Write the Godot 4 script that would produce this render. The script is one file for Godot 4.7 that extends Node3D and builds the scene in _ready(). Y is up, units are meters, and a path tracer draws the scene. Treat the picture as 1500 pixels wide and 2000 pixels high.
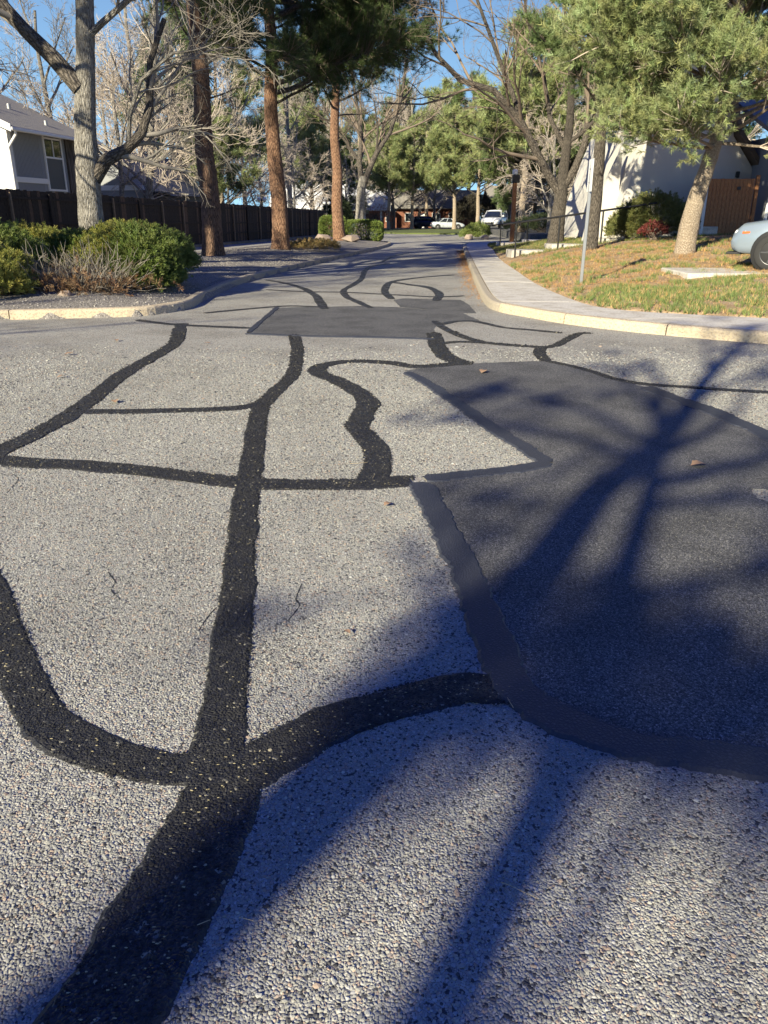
extends Node3D

# A lane between a gravel island with pines and a raised lawn, low winter sun from behind on the left.
# Metres, y up; the camera stands at x = 0, z = 0 and looks along -z.

const TAR := [
	[0.13, [-0.47, -1.76, -0.51, -1.97, -0.54, -2.28, -0.60, -2.75, -0.67, -3.25, -0.76, -3.91, -0.82, -4.44, -0.90, -5.10, -0.98, -5.80, -1.04, -6.34, -1.01, -6.95, -0.94, -7.75, -0.98, -8.64, -1.08, -9.63, -1.23, -10.65]],
	[0.125, [-1.99, -3.36, -1.71, -2.98, -1.45, -2.59, -1.21, -2.21, -1.03, -2.01, -0.84, -1.88, -0.67, -1.83, -0.52, -1.81, -0.45, -1.77]],
	[0.2, [-0.45, -1.78, -0.47, -1.62, -0.50, -1.42, -0.53, -1.25, -0.57, -1.06, -0.59, -0.96, -0.59, -0.80]],
	[0.16, [-0.46, -1.74, -0.35, -1.88, -0.21, -2.00, -0.05, -2.10, 0.14, -2.19, 0.30, -2.23, 0.41, -2.21]],
	[0.17, [-2.80, -4.97, -2.39, -4.82, -1.99, -4.76, -1.53, -4.64, -1.10, -4.48, -0.84, -4.40, -0.58, -4.37, -0.15, -4.38, 0.16, -4.44]],
	[0.17, [-3.07, -11.89, -2.86, -10.89, -2.67, -9.87, -2.66, -8.91, -2.67, -7.83, -2.59, -6.86, -2.56, -6.27, -2.57, -5.67, -2.64, -5.07, -2.66, -4.69]],
	[0.12, [-2.54, -6.23, -2.12, -6.23, -1.70, -6.27, -1.37, -6.31, -1.15, -6.42, -1.07, -6.57]],
	[0.13, [-3.87, -12.33, -3.43, -11.95, -3.02, -11.71, -2.49, -11.54, -1.93, -11.37]],
	[0.17, [-0.09, -4.39, -0.04, -4.77, -0.06, -5.12, -0.14, -5.47, -0.21, -5.77, -0.16, -6.20, -0.14, -6.57, -0.25, -7.02, -0.46, -7.51, -0.68, -7.94, -0.66, -8.35, -0.34, -8.61, 0.06, -8.51, 0.33, -8.29, 0.67, -8.39, 0.91, -8.54]],
	[0.2, [0.69, -10.79, 0.67, -9.55, 0.73, -8.88, 0.87, -8.45]],
	[0.11, [0.78, -12.20, 0.88, -11.37, 1.04, -10.60, 1.26, -10.04, 1.61, -9.75, 1.94, -9.63]],
	[0.1, [0.86, -11.77, 1.06, -12.08, 1.31, -12.20, 1.49, -12.01, 1.76, -11.43, 2.12, -11.16, 2.43, -10.89]],
	[0.1, [0.66, -9.83, 0.96, -10.04, 1.37, -9.92, 1.90, -9.63, 2.12, -9.71, 2.42, -10.27, 2.69, -10.79, 2.86, -10.84]],
	[0.13, [1.94, -9.58, 1.84, -9.16, 1.81, -8.64]],
	[0.09, [1.81, -8.64, 2.08, -8.20, 2.29, -7.62, 2.52, -7.34, 2.90, -7.20, 3.23, -7.06, 3.77, -6.91]],
	[0.15, [-1.04, -13.84, -1.24, -15.26, -1.49, -16.74, -1.90, -18.26, -2.43, -19.59, -3.03, -20.58]],
	[0.13, [-0.22, -14.00, -0.46, -14.97, -0.72, -15.97, -0.89, -17.47, -0.74, -19.12, -0.59, -20.93, -0.58, -24.00, -0.44, -26.31, 0.18, -28.42]],
	[0.15, [0.15, -15.66, 0.02, -17.47, 0.15, -19.74, 0.53, -20.75, 1.14, -21.67, 1.94, -22.47]],
	[0.16, [1.01, -15.26, 1.16, -16.74, 1.03, -18.26, 0.61, -19.12, 0.20, -19.91]],
	[0.1, [-2.62, -17.73, -1.66, -17.22, -0.87, -17.10, 0.02, -16.63, 1.04, -16.07, 1.63, -16.29]],
	[0.14, [-0.09, -29.09, 0.43, -33.83, 1.16, -36.83]],
	[0.1, [-1.10, -14.17, -1.76, -14.34, -2.42, -13.84, -3.01, -13.23]],
]
const SEAL := [
	[0.11, [0.24, -7.94, 0.44, -7.32, 0.62, -6.59, 0.78, -5.88, 0.92, -5.36, 1.01, -5.04, 1.07, -4.80]],
	[0.13, [0.25, -4.46, 0.48, -4.53, 0.74, -4.63, 0.96, -4.73, 1.07, -4.80]],
	[0.13, [0.20, -4.39, 0.27, -4.03, 0.34, -3.43, 0.39, -2.98, 0.41, -2.63, 0.44, -2.28, 0.53, -2.09, 0.64, -1.99, 0.79, -1.91, 0.99, -1.87, 1.21, -1.82]],
	[0.16, [2.48, -7.20, 2.60, -6.63, 2.73, -6.16, 2.80, -5.67, 2.86, -5.10]],
	[0.08, [-1.88, -10.89, -1.90, -12.26, -1.90, -14.09]],
	[0.08, [-1.91, -10.79, -1.04, -10.55, -0.21, -10.45, 0.67, -10.27]],
]
const PATCH := [
	[-1.88, -10.84, -1.90, -14.09, -0.46, -14.34, 0.23, -14.17, 0.88, -13.60, 1.33, -13.23, 1.50, -12.14, 0.88, -12.01, 0.73, -11.43, 0.71, -10.22, -0.21, -10.45, -1.04, -10.60],
	[0.18, -15.45, 0.41, -15.76, 1.00, -15.55, 1.50, -15.45, 1.56, -14.61, 1.55, -13.23, 1.33, -13.23, 0.88, -13.60, 0.29, -14.17],
	[0.21, -8.06, 0.84, -8.45, 1.84, -8.64, 2.07, -8.17, 2.29, -7.59, 2.48, -7.20, 2.60, -6.63, 2.73, -6.16, 2.80, -5.67, 2.94, -4.97, 2.61, -4.25, 2.18, -4.29, 2.13, -4.12, 2.33, -3.84, 1.32, -1.87, 1.00, -1.89, 0.79, -1.97, 0.63, -2.03, 0.53, -2.16, 0.47, -2.41, 0.45, -2.75, 0.41, -3.09, 0.35, -3.49, 0.25, -4.39, 0.47, -4.49, 0.74, -4.60, 0.98, -4.75, 1.05, -5.04, 0.94, -5.47, 0.80, -5.99, 0.63, -6.69, 0.45, -7.41],
]
const KERB_LEFT := [-6.02, -12.33, -5.06, -12.52, -4.00, -12.80, -3.63, -13.30, -3.42, -14.09, -3.52, -16.07, -3.46, -19.28, -3.07, -22.89, -2.54, -26.59, -1.48, -33.38, -0.26, -41.05]
const KERB_RIGHT := [4.88, -9.87, 3.84, -10.65, 3.22, -11.26, 2.72, -11.89, 2.25, -12.80, 1.92, -13.60, 1.88, -14.88, 2.14, -18.54, 2.79, -26.59, 3.38, -33.83, 4.12, -42.44]
const WALK := [5.59, -11.44, 4.32, -12.08, 3.69, -12.64, 3.38, -13.76, 3.36, -17.47, 3.63, -21.92, 4.13, -28.94, 5.02, -37.49]

const CRACK := [
	[-1.25, -3.15, -1.18, -3.04, -1.18, -2.98, -1.10, -2.87],
	[-0.72, -2.62, -0.71, -2.73, -0.69, -2.81],
	[-0.36, -3.03, -0.37, -2.89, -0.35, -2.83, -0.38, -2.71],
	[-2.20, -4.23, -2.24, -4.46, -2.31, -4.56],
]

const SUN_AZ := 33.0      # shadows fall this far right of straight ahead
const SUN_EL := 24.0

var rng := RandomNumberGenerator.new()
var M := {}
var taken := {}
var relief := FastNoiseLite.new()

class Acc:
	var v := PackedVector3Array()
	var n := PackedVector3Array()
	var uv := PackedVector2Array()
	var c := PackedColorArray()
	var ix := PackedInt32Array()
	var smooth := true
	var tinted := false
	func tube(p: PackedVector3Array, r: PackedFloat32Array, sides: int, u_rep := 1.0, knob := 0.0, noise: FastNoiseLite = null) -> void:
		var k := p.size()
		var first := v.size()
		var t := (p[1] - p[0]).normalized()
		var side := t.cross(Vector3(0.31, 0.11, 0.94)).normalized()
		var along := 0.0
		for i in k:
			if i > 0:
				along += p[i].distance_to(p[i - 1])
				t = (p[mini(i + 1, k - 1)] - p[i - 1]).normalized()
			side = (side - t * side.dot(t)).normalized()
			var up := t.cross(side)
			for j in sides + 1:
				var a := TAU * (j % sides) / sides
				var d := side * cos(a) + up * sin(a)
				var q := r[i]
				if noise:
					q *= 1.0 + knob * noise.get_noise_3d(d.x * 30.0 * r[i] + p[i].x * 7.0, p[i].y * 9.0, d.z * 30.0 * r[i] + p[i].z * 7.0)
				v.append(p[i] + d * q)
				n.append(d)
				uv.append(Vector2(u_rep * j / sides, along))
		for i in k - 1:
			for j in sides:
				var a := first + i * (sides + 1) + j
				var b := a + sides + 1
				ix.append_array([a, b, a + 1, a + 1, b, b + 1])
	func tri(a: Vector3, b: Vector3, d: Vector3, nn: Vector3) -> void:
		var f := v.size()
		v.append_array([a, b, d])
		n.append_array([nn, nn, nn])
		uv.append_array([Vector2(a.x, a.z), Vector2(b.x, b.z), Vector2(d.x, d.z)])
		if (d - a).cross(b - a).dot(nn) >= 0.0:
			ix.append_array([f, f + 1, f + 2])
		else:
			ix.append_array([f, f + 2, f + 1])
	func quad(a: Vector3, b: Vector3, d: Vector3, e: Vector3, out: Vector3) -> void:
		var nn := (d - a).cross(e - b).normalized()
		if nn.dot(out) < 0.0:
			nn = -nn
		tri(a, b, d, nn)
		tri(a, d, e, nn)
	func mesh() -> ArrayMesh:
		var a := []
		a.resize(Mesh.ARRAY_MAX)
		a[Mesh.ARRAY_VERTEX] = v
		if smooth and n.size() == v.size():
			a[Mesh.ARRAY_NORMAL] = n
		if uv.size() == v.size():
			a[Mesh.ARRAY_TEX_UV] = uv
		if tinted and c.size() == v.size():
			a[Mesh.ARRAY_COLOR] = c
		a[Mesh.ARRAY_INDEX] = ix
		var m := ArrayMesh.new()
		m.add_surface_from_arrays(Mesh.PRIMITIVE_TRIANGLES, a)
		return m

func numbered(called: String) -> String:
	if not taken.has(called):
		taken[called] = 0
		return called
	taken[called] += 1
	return "%s_%03d" % [called, taken[called]]

func obj(called: String, mesh: Mesh, m: Material, parent: Node, at := Vector3.ZERO) -> MeshInstance3D:
	var o := MeshInstance3D.new()
	o.name = numbered(called) if parent == self else called
	o.mesh = mesh
	o.material_override = m
	o.position = at
	parent.add_child(o, true)
	return o

func thing(called: String, label: String, category: String, at := Vector3.ZERO, turn := 0.0, group := "") -> Node3D:
	var o := Node3D.new()
	o.name = numbered(called)
	add_child(o, true)
	o.position = at
	o.rotation.y = turn
	tag(o, label, category, group)
	return o

func tag(o: Node, label: String, category: String, group := "") -> void:
	o.set_meta("label", label)
	o.set_meta("category", category)
	if group:
		o.set_meta("group", group)

func struct(called: String, mesh: Mesh, m: Material, at := Vector3.ZERO) -> MeshInstance3D:
	var o := obj(called, mesh, m, self, at)
	o.set_meta("kind", "structure")
	return o

func copy(o: Node3D, label: String, at: Vector3, turn: float, size := 1.0) -> Node3D:
	var r: Node3D = o.duplicate()
	r.name = numbered(String(o.name).rstrip("_0123456789"))
	add_child(r, true)
	r.position = at
	r.rotation.y = turn
	r.scale = Vector3.ONE * size
	r.set_meta("label", label)
	return r

func scatter(called: String, mesh: Mesh, m: Material, where: Array, tint: PackedColorArray, parent: Node) -> MultiMeshInstance3D:
	var mm := MultiMesh.new()
	mm.transform_format = MultiMesh.TRANSFORM_3D
	mm.use_colors = true
	mm.mesh = mesh
	mm.instance_count = where.size()
	for i in where.size():
		mm.set_instance_transform(i, where[i])
		mm.set_instance_color(i, tint[i])
	var o := MultiMeshInstance3D.new()
	o.name = numbered(called) if parent == self else called
	o.multimesh = mm
	o.material_override = m
	parent.add_child(o, true)
	o.set_meta("kind", "stuff")
	return o

# ---- shapes

func box(size: Vector3, bevel := 0.0) -> Mesh:
	if bevel <= 0.0:
		var b := BoxMesh.new()
		b.size = size
		return b
	var a := Acc.new()
	a.smooth = false
	var h := size / 2.0
	var e := minf(bevel, minf(h.x, minf(h.y, h.z)) * 0.9)
	var i := h - Vector3.ONE * e
	for s in [-1.0, 1.0]:
		a.quad(Vector3(s * h.x, -i.y, -i.z), Vector3(s * h.x, i.y, -i.z), Vector3(s * h.x, i.y, i.z), Vector3(s * h.x, -i.y, i.z), Vector3(s, 0, 0))
		a.quad(Vector3(-i.x, s * h.y, -i.z), Vector3(i.x, s * h.y, -i.z), Vector3(i.x, s * h.y, i.z), Vector3(-i.x, s * h.y, i.z), Vector3(0, s, 0))
		a.quad(Vector3(-i.x, -i.y, s * h.z), Vector3(i.x, -i.y, s * h.z), Vector3(i.x, i.y, s * h.z), Vector3(-i.x, i.y, s * h.z), Vector3(0, 0, s))
		for q in [-1.0, 1.0]:
			a.quad(Vector3(s * h.x, q * i.y, -i.z), Vector3(s * h.x, q * i.y, i.z), Vector3(s * i.x, q * h.y, i.z), Vector3(s * i.x, q * h.y, -i.z), Vector3(s, q, 0))
			a.quad(Vector3(s * h.x, -i.y, q * i.z), Vector3(s * h.x, i.y, q * i.z), Vector3(s * i.x, i.y, q * h.z), Vector3(s * i.x, -i.y, q * h.z), Vector3(s, 0, q))
			a.quad(Vector3(-i.x, s * h.y, q * i.z), Vector3(i.x, s * h.y, q * i.z), Vector3(i.x, s * i.y, q * h.z), Vector3(-i.x, s * i.y, q * h.z), Vector3(0, s, q))
			for w in [-1.0, 1.0]:
				a.tri(Vector3(s * h.x, q * i.y, w * i.z), Vector3(s * i.x, q * h.y, w * i.z), Vector3(s * i.x, q * i.y, w * h.z), Vector3(s, q, w))
	return a.mesh()

func cyl(r0: float, r1: float, h: float, sides := 20) -> Mesh:
	var c := CylinderMesh.new()
	c.bottom_radius = r0
	c.top_radius = r1
	c.height = h
	c.radial_segments = sides
	c.rings = 1
	return c

func slab(poly: PackedVector2Array, y0: float, y1: float) -> Mesh:
	# a flat-topped plate over a ground outline (x, z)
	var a := Acc.new()
	a.smooth = false
	var t := Geometry2D.triangulate_polygon(poly)
	for i in range(0, t.size(), 3):
		a.tri(Vector3(poly[t[i]].x, y1, poly[t[i]].y), Vector3(poly[t[i + 1]].x, y1, poly[t[i + 1]].y), Vector3(poly[t[i + 2]].x, y1, poly[t[i + 2]].y), Vector3.UP)
	if y0 < y1:
		var cw := Geometry2D.is_polygon_clockwise(poly)
		for i in poly.size():
			var p := poly[i]
			var q := poly[(i + 1) % poly.size()]
			var o := Vector3(q.y - p.y, 0, p.x - q.x) * (-1.0 if cw else 1.0)
			a.quad(Vector3(p.x, y0, p.y), Vector3(q.x, y0, q.y), Vector3(q.x, y1, q.y), Vector3(p.x, y1, p.y), o)
	return a.mesh()

func wall_shape(poly: PackedVector2Array, depth: float) -> Mesh:
	# an upright outline (x, y) from z = 0 back to z = -depth
	var a := Acc.new()
	a.smooth = false
	var t := Geometry2D.triangulate_polygon(poly)
	for z in [0.0, -depth]:
		for i in range(0, t.size(), 3):
			a.tri(Vector3(poly[t[i]].x, poly[t[i]].y, z), Vector3(poly[t[i + 1]].x, poly[t[i + 1]].y, z), Vector3(poly[t[i + 2]].x, poly[t[i + 2]].y, z), Vector3(0, 0, 1.0 if z == 0.0 else -1.0))
	var cw := Geometry2D.is_polygon_clockwise(poly)
	for i in poly.size():
		var p := poly[i]
		var q := poly[(i + 1) % poly.size()]
		var o := Vector3(q.y - p.y, p.x - q.x, 0) * (-1.0 if cw else 1.0)
		a.quad(Vector3(p.x, p.y, 0), Vector3(q.x, q.y, 0), Vector3(q.x, q.y, -depth), Vector3(p.x, p.y, -depth), o)
	return a.mesh()

func points(flat: Array) -> PackedVector2Array:
	var p := PackedVector2Array()
	for i in range(0, flat.size(), 2):
		p.append(Vector2(flat[i], flat[i + 1]))
	return p

func smoothed(p: PackedVector2Array, step: float) -> PackedVector2Array:
	var out := PackedVector2Array()
	for i in p.size() - 1:
		var a := p[maxi(i - 1, 0)]
		var d := p[mini(i + 2, p.size() - 1)]
		var k := maxi(1, int(ceil(p[i].distance_to(p[i + 1]) / step)))
		for j in k:
			out.append(p[i].cubic_interpolate(p[i + 1], a, d, float(j) / k))
	out.append(p[p.size() - 1])
	return out

# ---- surfaces

func lin(r: float, g: float, b: float) -> Color:
	return Color(r, g, b).linear_to_srgb()

func bytes_of(kind: int, freq: float, octaves: int, size: int, sd: int, ret := FastNoiseLite.RETURN_DISTANCE, seamless := true) -> PackedByteArray:
	var f := FastNoiseLite.new()
	f.seed = sd
	f.noise_type = kind
	f.frequency = freq
	f.fractal_type = FastNoiseLite.FRACTAL_FBM if octaves > 1 else FastNoiseLite.FRACTAL_NONE
	f.fractal_octaves = octaves
	f.cellular_return_type = ret
	f.cellular_jitter = 1.0
	var im := f.get_seamless_image(size, size, false, false, 0.12, true) if seamless else f.get_image(size, size, false, false, true)
	im.convert(Image.FORMAT_L8)
	return im.get_data()

func grey_tex(b: PackedByteArray, size: int) -> ImageTexture:
	return ImageTexture.create_from_image(Image.create_from_data(size, size, false, Image.FORMAT_L8, b))

func ramp(stops: Array) -> PackedByteArray:
	# 256 colours from [value, linear r, g, b] stops
	var out := PackedByteArray()
	for i in 256:
		var x := i / 255.0
		var k := 0
		while k < stops.size() - 2 and x > stops[k + 1][0]:
			k += 1
		var t := clampf((x - stops[k][0]) / maxf(stops[k + 1][0] - stops[k][0], 1e-4), 0.0, 1.0)
		var c := Color(lerpf(stops[k][1], stops[k + 1][1], t), lerpf(stops[k][2], stops[k + 1][2], t), lerpf(stops[k][3], stops[k + 1][3], t)).linear_to_srgb()
		out.append_array([c.r8, c.g8, c.b8])
	return out

func ramp_tex(b: PackedByteArray, size: int, stops: Array) -> ImageTexture:
	var l := ramp(stops)
	var out := PackedByteArray()
	out.resize(b.size() * 3)
	for i in b.size():
		var k := b[i] * 3
		out[i * 3] = l[k]
		out[i * 3 + 1] = l[k + 1]
		out[i * 3 + 2] = l[k + 2]
	return ImageTexture.create_from_image(Image.create_from_data(size, size, false, Image.FORMAT_RGB8, out))

func stone_tex(size: int, freq: float, sd: int, stones: Array, binder_shade: Array, gap: float) -> Array:
	# crushed stone; gap colour is the bed between stones plus painted shade: [colour, relief]
	var cell := bytes_of(FastNoiseLite.TYPE_CELLULAR, freq, 1, size, sd, FastNoiseLite.RETURN_CELL_VALUE, false)
	var edge := bytes_of(FastNoiseLite.TYPE_CELLULAR, freq, 1, size, sd, FastNoiseLite.RETURN_DISTANCE2_SUB, false)
	var l := ramp(stones)
	var bc := Color(binder_shade[0], binder_shade[1], binder_shade[2]).linear_to_srgb()
	var out := PackedByteArray()
	out.resize(cell.size() * 3)
	var high := PackedByteArray()
	high.resize(cell.size())
	for i in cell.size():
		var e := edge[i] / 255.0
		var t := clampf((e - gap) / 0.05, 0.0, 1.0)
		var k := cell[i]
		out[i * 3] = int(lerpf(bc.r8, l[k * 3], t))
		out[i * 3 + 1] = int(lerpf(bc.g8, l[k * 3 + 1], t))
		out[i * 3 + 2] = int(lerpf(bc.b8, l[k * 3 + 2], t))
		high[i] = int(clampf(e * 2.2, 0.0, 1.0) * (110 + (k * 37) % 145))
	return [ImageTexture.create_from_image(Image.create_from_data(size, size, false, Image.FORMAT_RGB8, out)), grey_tex(high, size)]

func plain(r: float, g: float, b: float, rough := 0.8, metal := 0.0) -> StandardMaterial3D:
	var m := StandardMaterial3D.new()
	m.albedo_color = lin(r, g, b)
	m.roughness = rough
	m.metallic = metal
	return m

func textured(t: Texture2D, tile: Vector3, rough: float, bump: Texture2D = null, depth := 0.0, planes := true, world := true) -> StandardMaterial3D:
	var m := StandardMaterial3D.new()
	m.albedo_texture = t
	m.roughness = rough
	m.uv1_scale = Vector3(1.0 / tile.x, 1.0 / tile.y, 1.0 / tile.z)
	m.uv1_triplanar = planes
	m.uv1_world_triplanar = planes and world
	if bump:
		m.heightmap_enabled = true
		m.heightmap_texture = bump
		m.heightmap_scale = depth
	return m

func foliage(back: Color) -> StandardMaterial3D:
	var m := StandardMaterial3D.new()
	m.albedo_color = Color.WHITE
	m.vertex_color_use_as_albedo = true
	m.roughness = 0.6
	m.cull_mode = BaseMaterial3D.CULL_DISABLED
	m.backlight_enabled = true
	m.backlight = back
	return m

func make_materials() -> void:
	relief.noise_type = FastNoiseLite.TYPE_SIMPLEX
	relief.frequency = 1.0
	var fine := bytes_of(FastNoiseLite.TYPE_SIMPLEX, 0.06, 5, 512, 3)
	var soft := bytes_of(FastNoiseLite.TYPE_SIMPLEX, 0.012, 5, 512, 8)
	var cells := bytes_of(FastNoiseLite.TYPE_CELLULAR, 0.05, 3, 512, 5, FastNoiseLite.RETURN_DISTANCE2_SUB)
	var fine_t := grey_tex(fine, 512)
	var soft_t := grey_tex(soft, 512)
	var cells_t := grey_tex(cells, 512)

	var chip := stone_tex(1792, 0.155, 21, [[0, .06, .06, .065], [.1, .09, .09, .095], [.12, .31, .312, .29], [.4, .41, .408, .372], [.55, .485, .475, .415], [.7, .395, .395, .37], [.78, .49, .4, .32], [.84, .5, .395, .31], [.86, .395, .392, .366], [1, .59, .59, .545]], [.075, .072, .068], 0.012)  # dark gaps: bitumen, and painted shade between the chips
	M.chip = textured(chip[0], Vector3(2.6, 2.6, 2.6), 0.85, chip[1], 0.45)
	M.chip.detail_enabled = true
	M.chip.detail_blend_mode = BaseMaterial3D.BLEND_MODE_MUL
	M.chip.detail_albedo = ramp_tex(soft, 512, [[0, .72, .7, .68], [.4, .88, .87, .86], [.6, .97, .96, .95], [1, 1, 1, 1]])
	M.chip.detail_uv_layer = BaseMaterial3D.DETAIL_UV_2
	M.chip.uv2_triplanar = true
	M.chip.uv2_world_triplanar = true
	M.chip.uv2_scale = Vector3.ONE / 9.0
	var fineagg := stone_tex(1280, 0.2, 33, [[0, .035, .035, .036], [.3, .1, .1, .1], [.7, .17, .169, .165], [.9, .25, .247, .24], [.955, .28, .275, .26], [.97, .36, .35, .32], [1, .45, .43, .4]], [.022, .022, .023], 0.04)
	M.patch = textured(fineagg[0], Vector3(1.5, 1.5, 1.5), 0.75, fineagg[1], 0.18)
	M.patch.detail_enabled = true
	M.patch.detail_blend_mode = BaseMaterial3D.BLEND_MODE_MUL
	M.patch.detail_albedo = ramp_tex(soft, 512, [[0, .6, .6, .6], [.35, .8, .8, .8], [.6, .95, .95, .95], [1, 1, 1, 1]])
	M.patch.detail_uv_layer = BaseMaterial3D.DETAIL_UV_2
	M.patch.uv2_triplanar = true
	M.patch.uv2_world_triplanar = true
	M.patch.uv2_scale = Vector3.ONE / 5.0
	var tarry := stone_tex(1024, 0.12, 41, [[0, .013, .013, .014], [.6, .028, .028, .028], [.96, .045, .044, .043], [.975, .2, .19, .15], [1, .3, .28, .2]], [.012, .012, .013], 0.02)
	var sheen := PackedByteArray()
	for q in soft:
		sheen.append(int(clampf(40.0 + q * 0.75, 0, 255)))
	M.tar = textured(tarry[0], Vector3(1.3, 1.3, 1.3), 0.55, tarry[1], 0.35)
	M.tar.roughness = 1.0
	M.tar.roughness_texture = grey_tex(sheen, 512)
	M.seal = textured(ramp_tex(cells, 512, [[0, .034, .037, .048], [.5, .055, .06, .078], [1, .085, .093, .118]]), Vector3(.35, .35, .35), 0.5, cells_t, 0.3)
	M.seal.metallic_specular = 0.4
	var conc := ramp_tex(fine, 512, [[0, .38, .355, .32], [.3, .52, .49, .45], [.6, .6, .575, .53], [1, .67, .645, .605]])
	M.concrete = textured(conc, Vector3(1.7, 1.7, 1.7), 0.9, fine_t, 0.12)
	M.concrete.detail_enabled = true
	M.concrete.detail_blend_mode = BaseMaterial3D.BLEND_MODE_MUL
	M.concrete.detail_albedo = ramp_tex(soft, 512, [[0, .7, .66, .6], [.5, .93, .92, .9], [1, 1, 1, 1]])
	M.concrete.detail_uv_layer = BaseMaterial3D.DETAIL_UV_2
	M.concrete.uv2_triplanar = true
	M.concrete.uv2_world_triplanar = true
	M.concrete.uv2_scale = Vector3.ONE / 3.0
	M.kerb = textured(ramp_tex(fine, 512, [[0, .2, .14, .09], [.3, .36, .28, .2], [.45, .5, .43, .34], [.56, .52, .45, .34], [.66, .55, .45, .29], [.85, .57, .46, .29], [1, .64, .57, .45]]), Vector3(1.3, 1.3, 1.3), 0.85, fine_t, 0.4)
	M.kerb_old = textured(ramp_tex(fine, 512, [[0, .2, .18, .15], [.5, .36, .32, .265], [.72, .44, .37, .26], [1, .52, .44, .31]]), Vector3(1.3, 1.3, 1.3), 0.88, fine_t, 0.4)
	var grav := stone_tex(1024, 0.11, 57, [[0, .12, .11, .1], [.3, .24, .22, .2], [.6, .36, .33, .3], [.85, .45, .41, .37], [1, .55, .52, .48]], [.07, .062, .055], 0.05)
	M.gravel = textured(grav[0], Vector3(2.4, 2.4, 2.4), 0.9, grav[1], 1.6)
	var soil := ramp_tex(fine, 512, [[0, .14, .1, .06], [.3, .27, .195, .12], [.5, .37, .28, .185], [.75, .46, .37, .265], [1, .54, .46, .36]])
	M.soil = textured(soil, Vector3(1.3, 1.3, 1.3), 0.95, fine_t, 1.2)
	M.soil.detail_enabled = true
	M.soil.detail_blend_mode = BaseMaterial3D.BLEND_MODE_MUL
	M.soil.detail_albedo = ramp_tex(soft, 512, [[0, .6, .56, .42], [.42, .82, .74, .64], [.58, 1, .93, .86], [1, 1, .97, .95]])
	M.soil.detail_uv_layer = BaseMaterial3D.DETAIL_UV_2
	M.soil.uv2_triplanar = true
	M.soil.uv2_world_triplanar = true
	M.soil.uv2_scale = Vector3.ONE / 4.0
	M.turf = textured(ramp_tex(fine, 512, [[0, .045, .07, .016], [.5, .1, .13, .035], [1, .22, .22, .08]]), Vector3(1.5, 1.5, 1.5), 0.95, fine_t, 2.0)
	M.earth = textured(ramp_tex(soft, 512, [[0, .12, .1, .07], [1, .28, .24, .18]]), Vector3(6, 6, 6), 0.95)

	# bark: plates drawn out along the trunk; u runs round the trunk, v along it in metres
	var plates := bytes_of(FastNoiseLite.TYPE_CELLULAR, 0.02, 3, 512, 71, FastNoiseLite.RETURN_DISTANCE2_SUB)
	var ridge := bytes_of(FastNoiseLite.TYPE_CELLULAR, 0.028, 3, 512, 77, FastNoiseLite.RETURN_DISTANCE2_SUB)
	var plates_t := grey_tex(plates, 512)
	var ridge_t := grey_tex(ridge, 512)
	M.bark_pine = textured(ramp_tex(plates, 512, [[0, .03, .018, .012], [.13, .08, .042, .026], [.24, .26, .14, .085], [.5, .38, .22, .135], [.75, .46, .29, .19], [1, .56, .4, .28]]), Vector3(.5, 2.2, 1), 0.9, plates_t, 6.0, false)
	M.bark_pine_brown = textured(ramp_tex(plates, 512, [[0, .025, .018, .014], [.13, .06, .038, .027], [.26, .17, .1, .066], [.6, .25, .155, .105], [1, .36, .25, .18]]), Vector3(.5, 2.2, 1), 0.9, plates_t, 6.0, false)
	M.bark_grey = textured(ramp_tex(ridge, 512, [[0, .035, .03, .025], [.12, .08, .07, .058], [.24, .3, .275, .24], [.5, .47, .44, .395], [.75, .56, .53, .485], [1, .64, .61, .57]]), Vector3(.5, 2.8, 1), 0.92, ridge_t, 6.0, false)
	M.bark_pale = textured(ramp_tex(ridge, 512, [[0, .1, .075, .05], [.12, .22, .17, .12], [.26, .4, .32, .24], [.6, .52, .43, .34], [1, .62, .54, .45]]), Vector3(.5, .9, 1), 0.9, ridge_t, 4.0, false)
	M.bark_dark = textured(ramp_tex(ridge, 512, [[0, .02, .017, .014], [.15, .05, .042, .035], [.35, .13, .11, .092], [1, .24, .21, .18]]), Vector3(.5, 2.4, 1), 0.92, ridge_t, 5.0, false)
	M.bark_red = plain(.3, .14, .075, .9)
	M.whitewash = textured(ramp_tex(ridge, 512, [[0, .3, .28, .25], [.3, .55, .53, .5], [1, .66, .64, .6]]), Vector3(.5, 1.2, 1), 0.9, ridge_t, 2.0, false)
	M.twig_grey = plain(.25, .225, .195, .9)
	M.twig_brown = plain(.21, .165, .13, .9)
	M.twig_pale = plain(.48, .41, .345, .9)
	M.needle = foliage(Color(.35, .42, .2))
	M.leaf = foliage(Color(.3, .36, .16))

	# timber, masonry, metal, glass
	var grain := bytes_of(FastNoiseLite.TYPE_SIMPLEX, 0.03, 4, 512, 91)
	var grain_t := grey_tex(grain, 512)
	M.fence = textured(ramp_tex(grain, 512, [[0, .014, .01, .008], [.5, .03, .021, .016], [1, .065, .048, .036]]), Vector3(.35, 3, .35), 0.9, grain_t, 0.6)
	M.fence_light = textured(ramp_tex(grain, 512, [[0, .12, .08, .05], [1, .3, .22, .15]]), Vector3(.35, 3, .35), 0.9, grain_t, 0.6)
	M.fence_brown = textured(ramp_tex(grain, 512, [[0, .05, .03, .02], [.5, .1, .06, .04], [1, .17, .11, .075]]), Vector3(.35, 3, .35), 0.9, grain_t, 0.6)
	M.cedar = textured(ramp_tex(grain, 512, [[0, .16, .06, .025], [.5, .34, .15, .06], [1, .5, .26, .11]]), Vector3(.3, 2.5, .3), 0.75, grain_t, 0.5)
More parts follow.
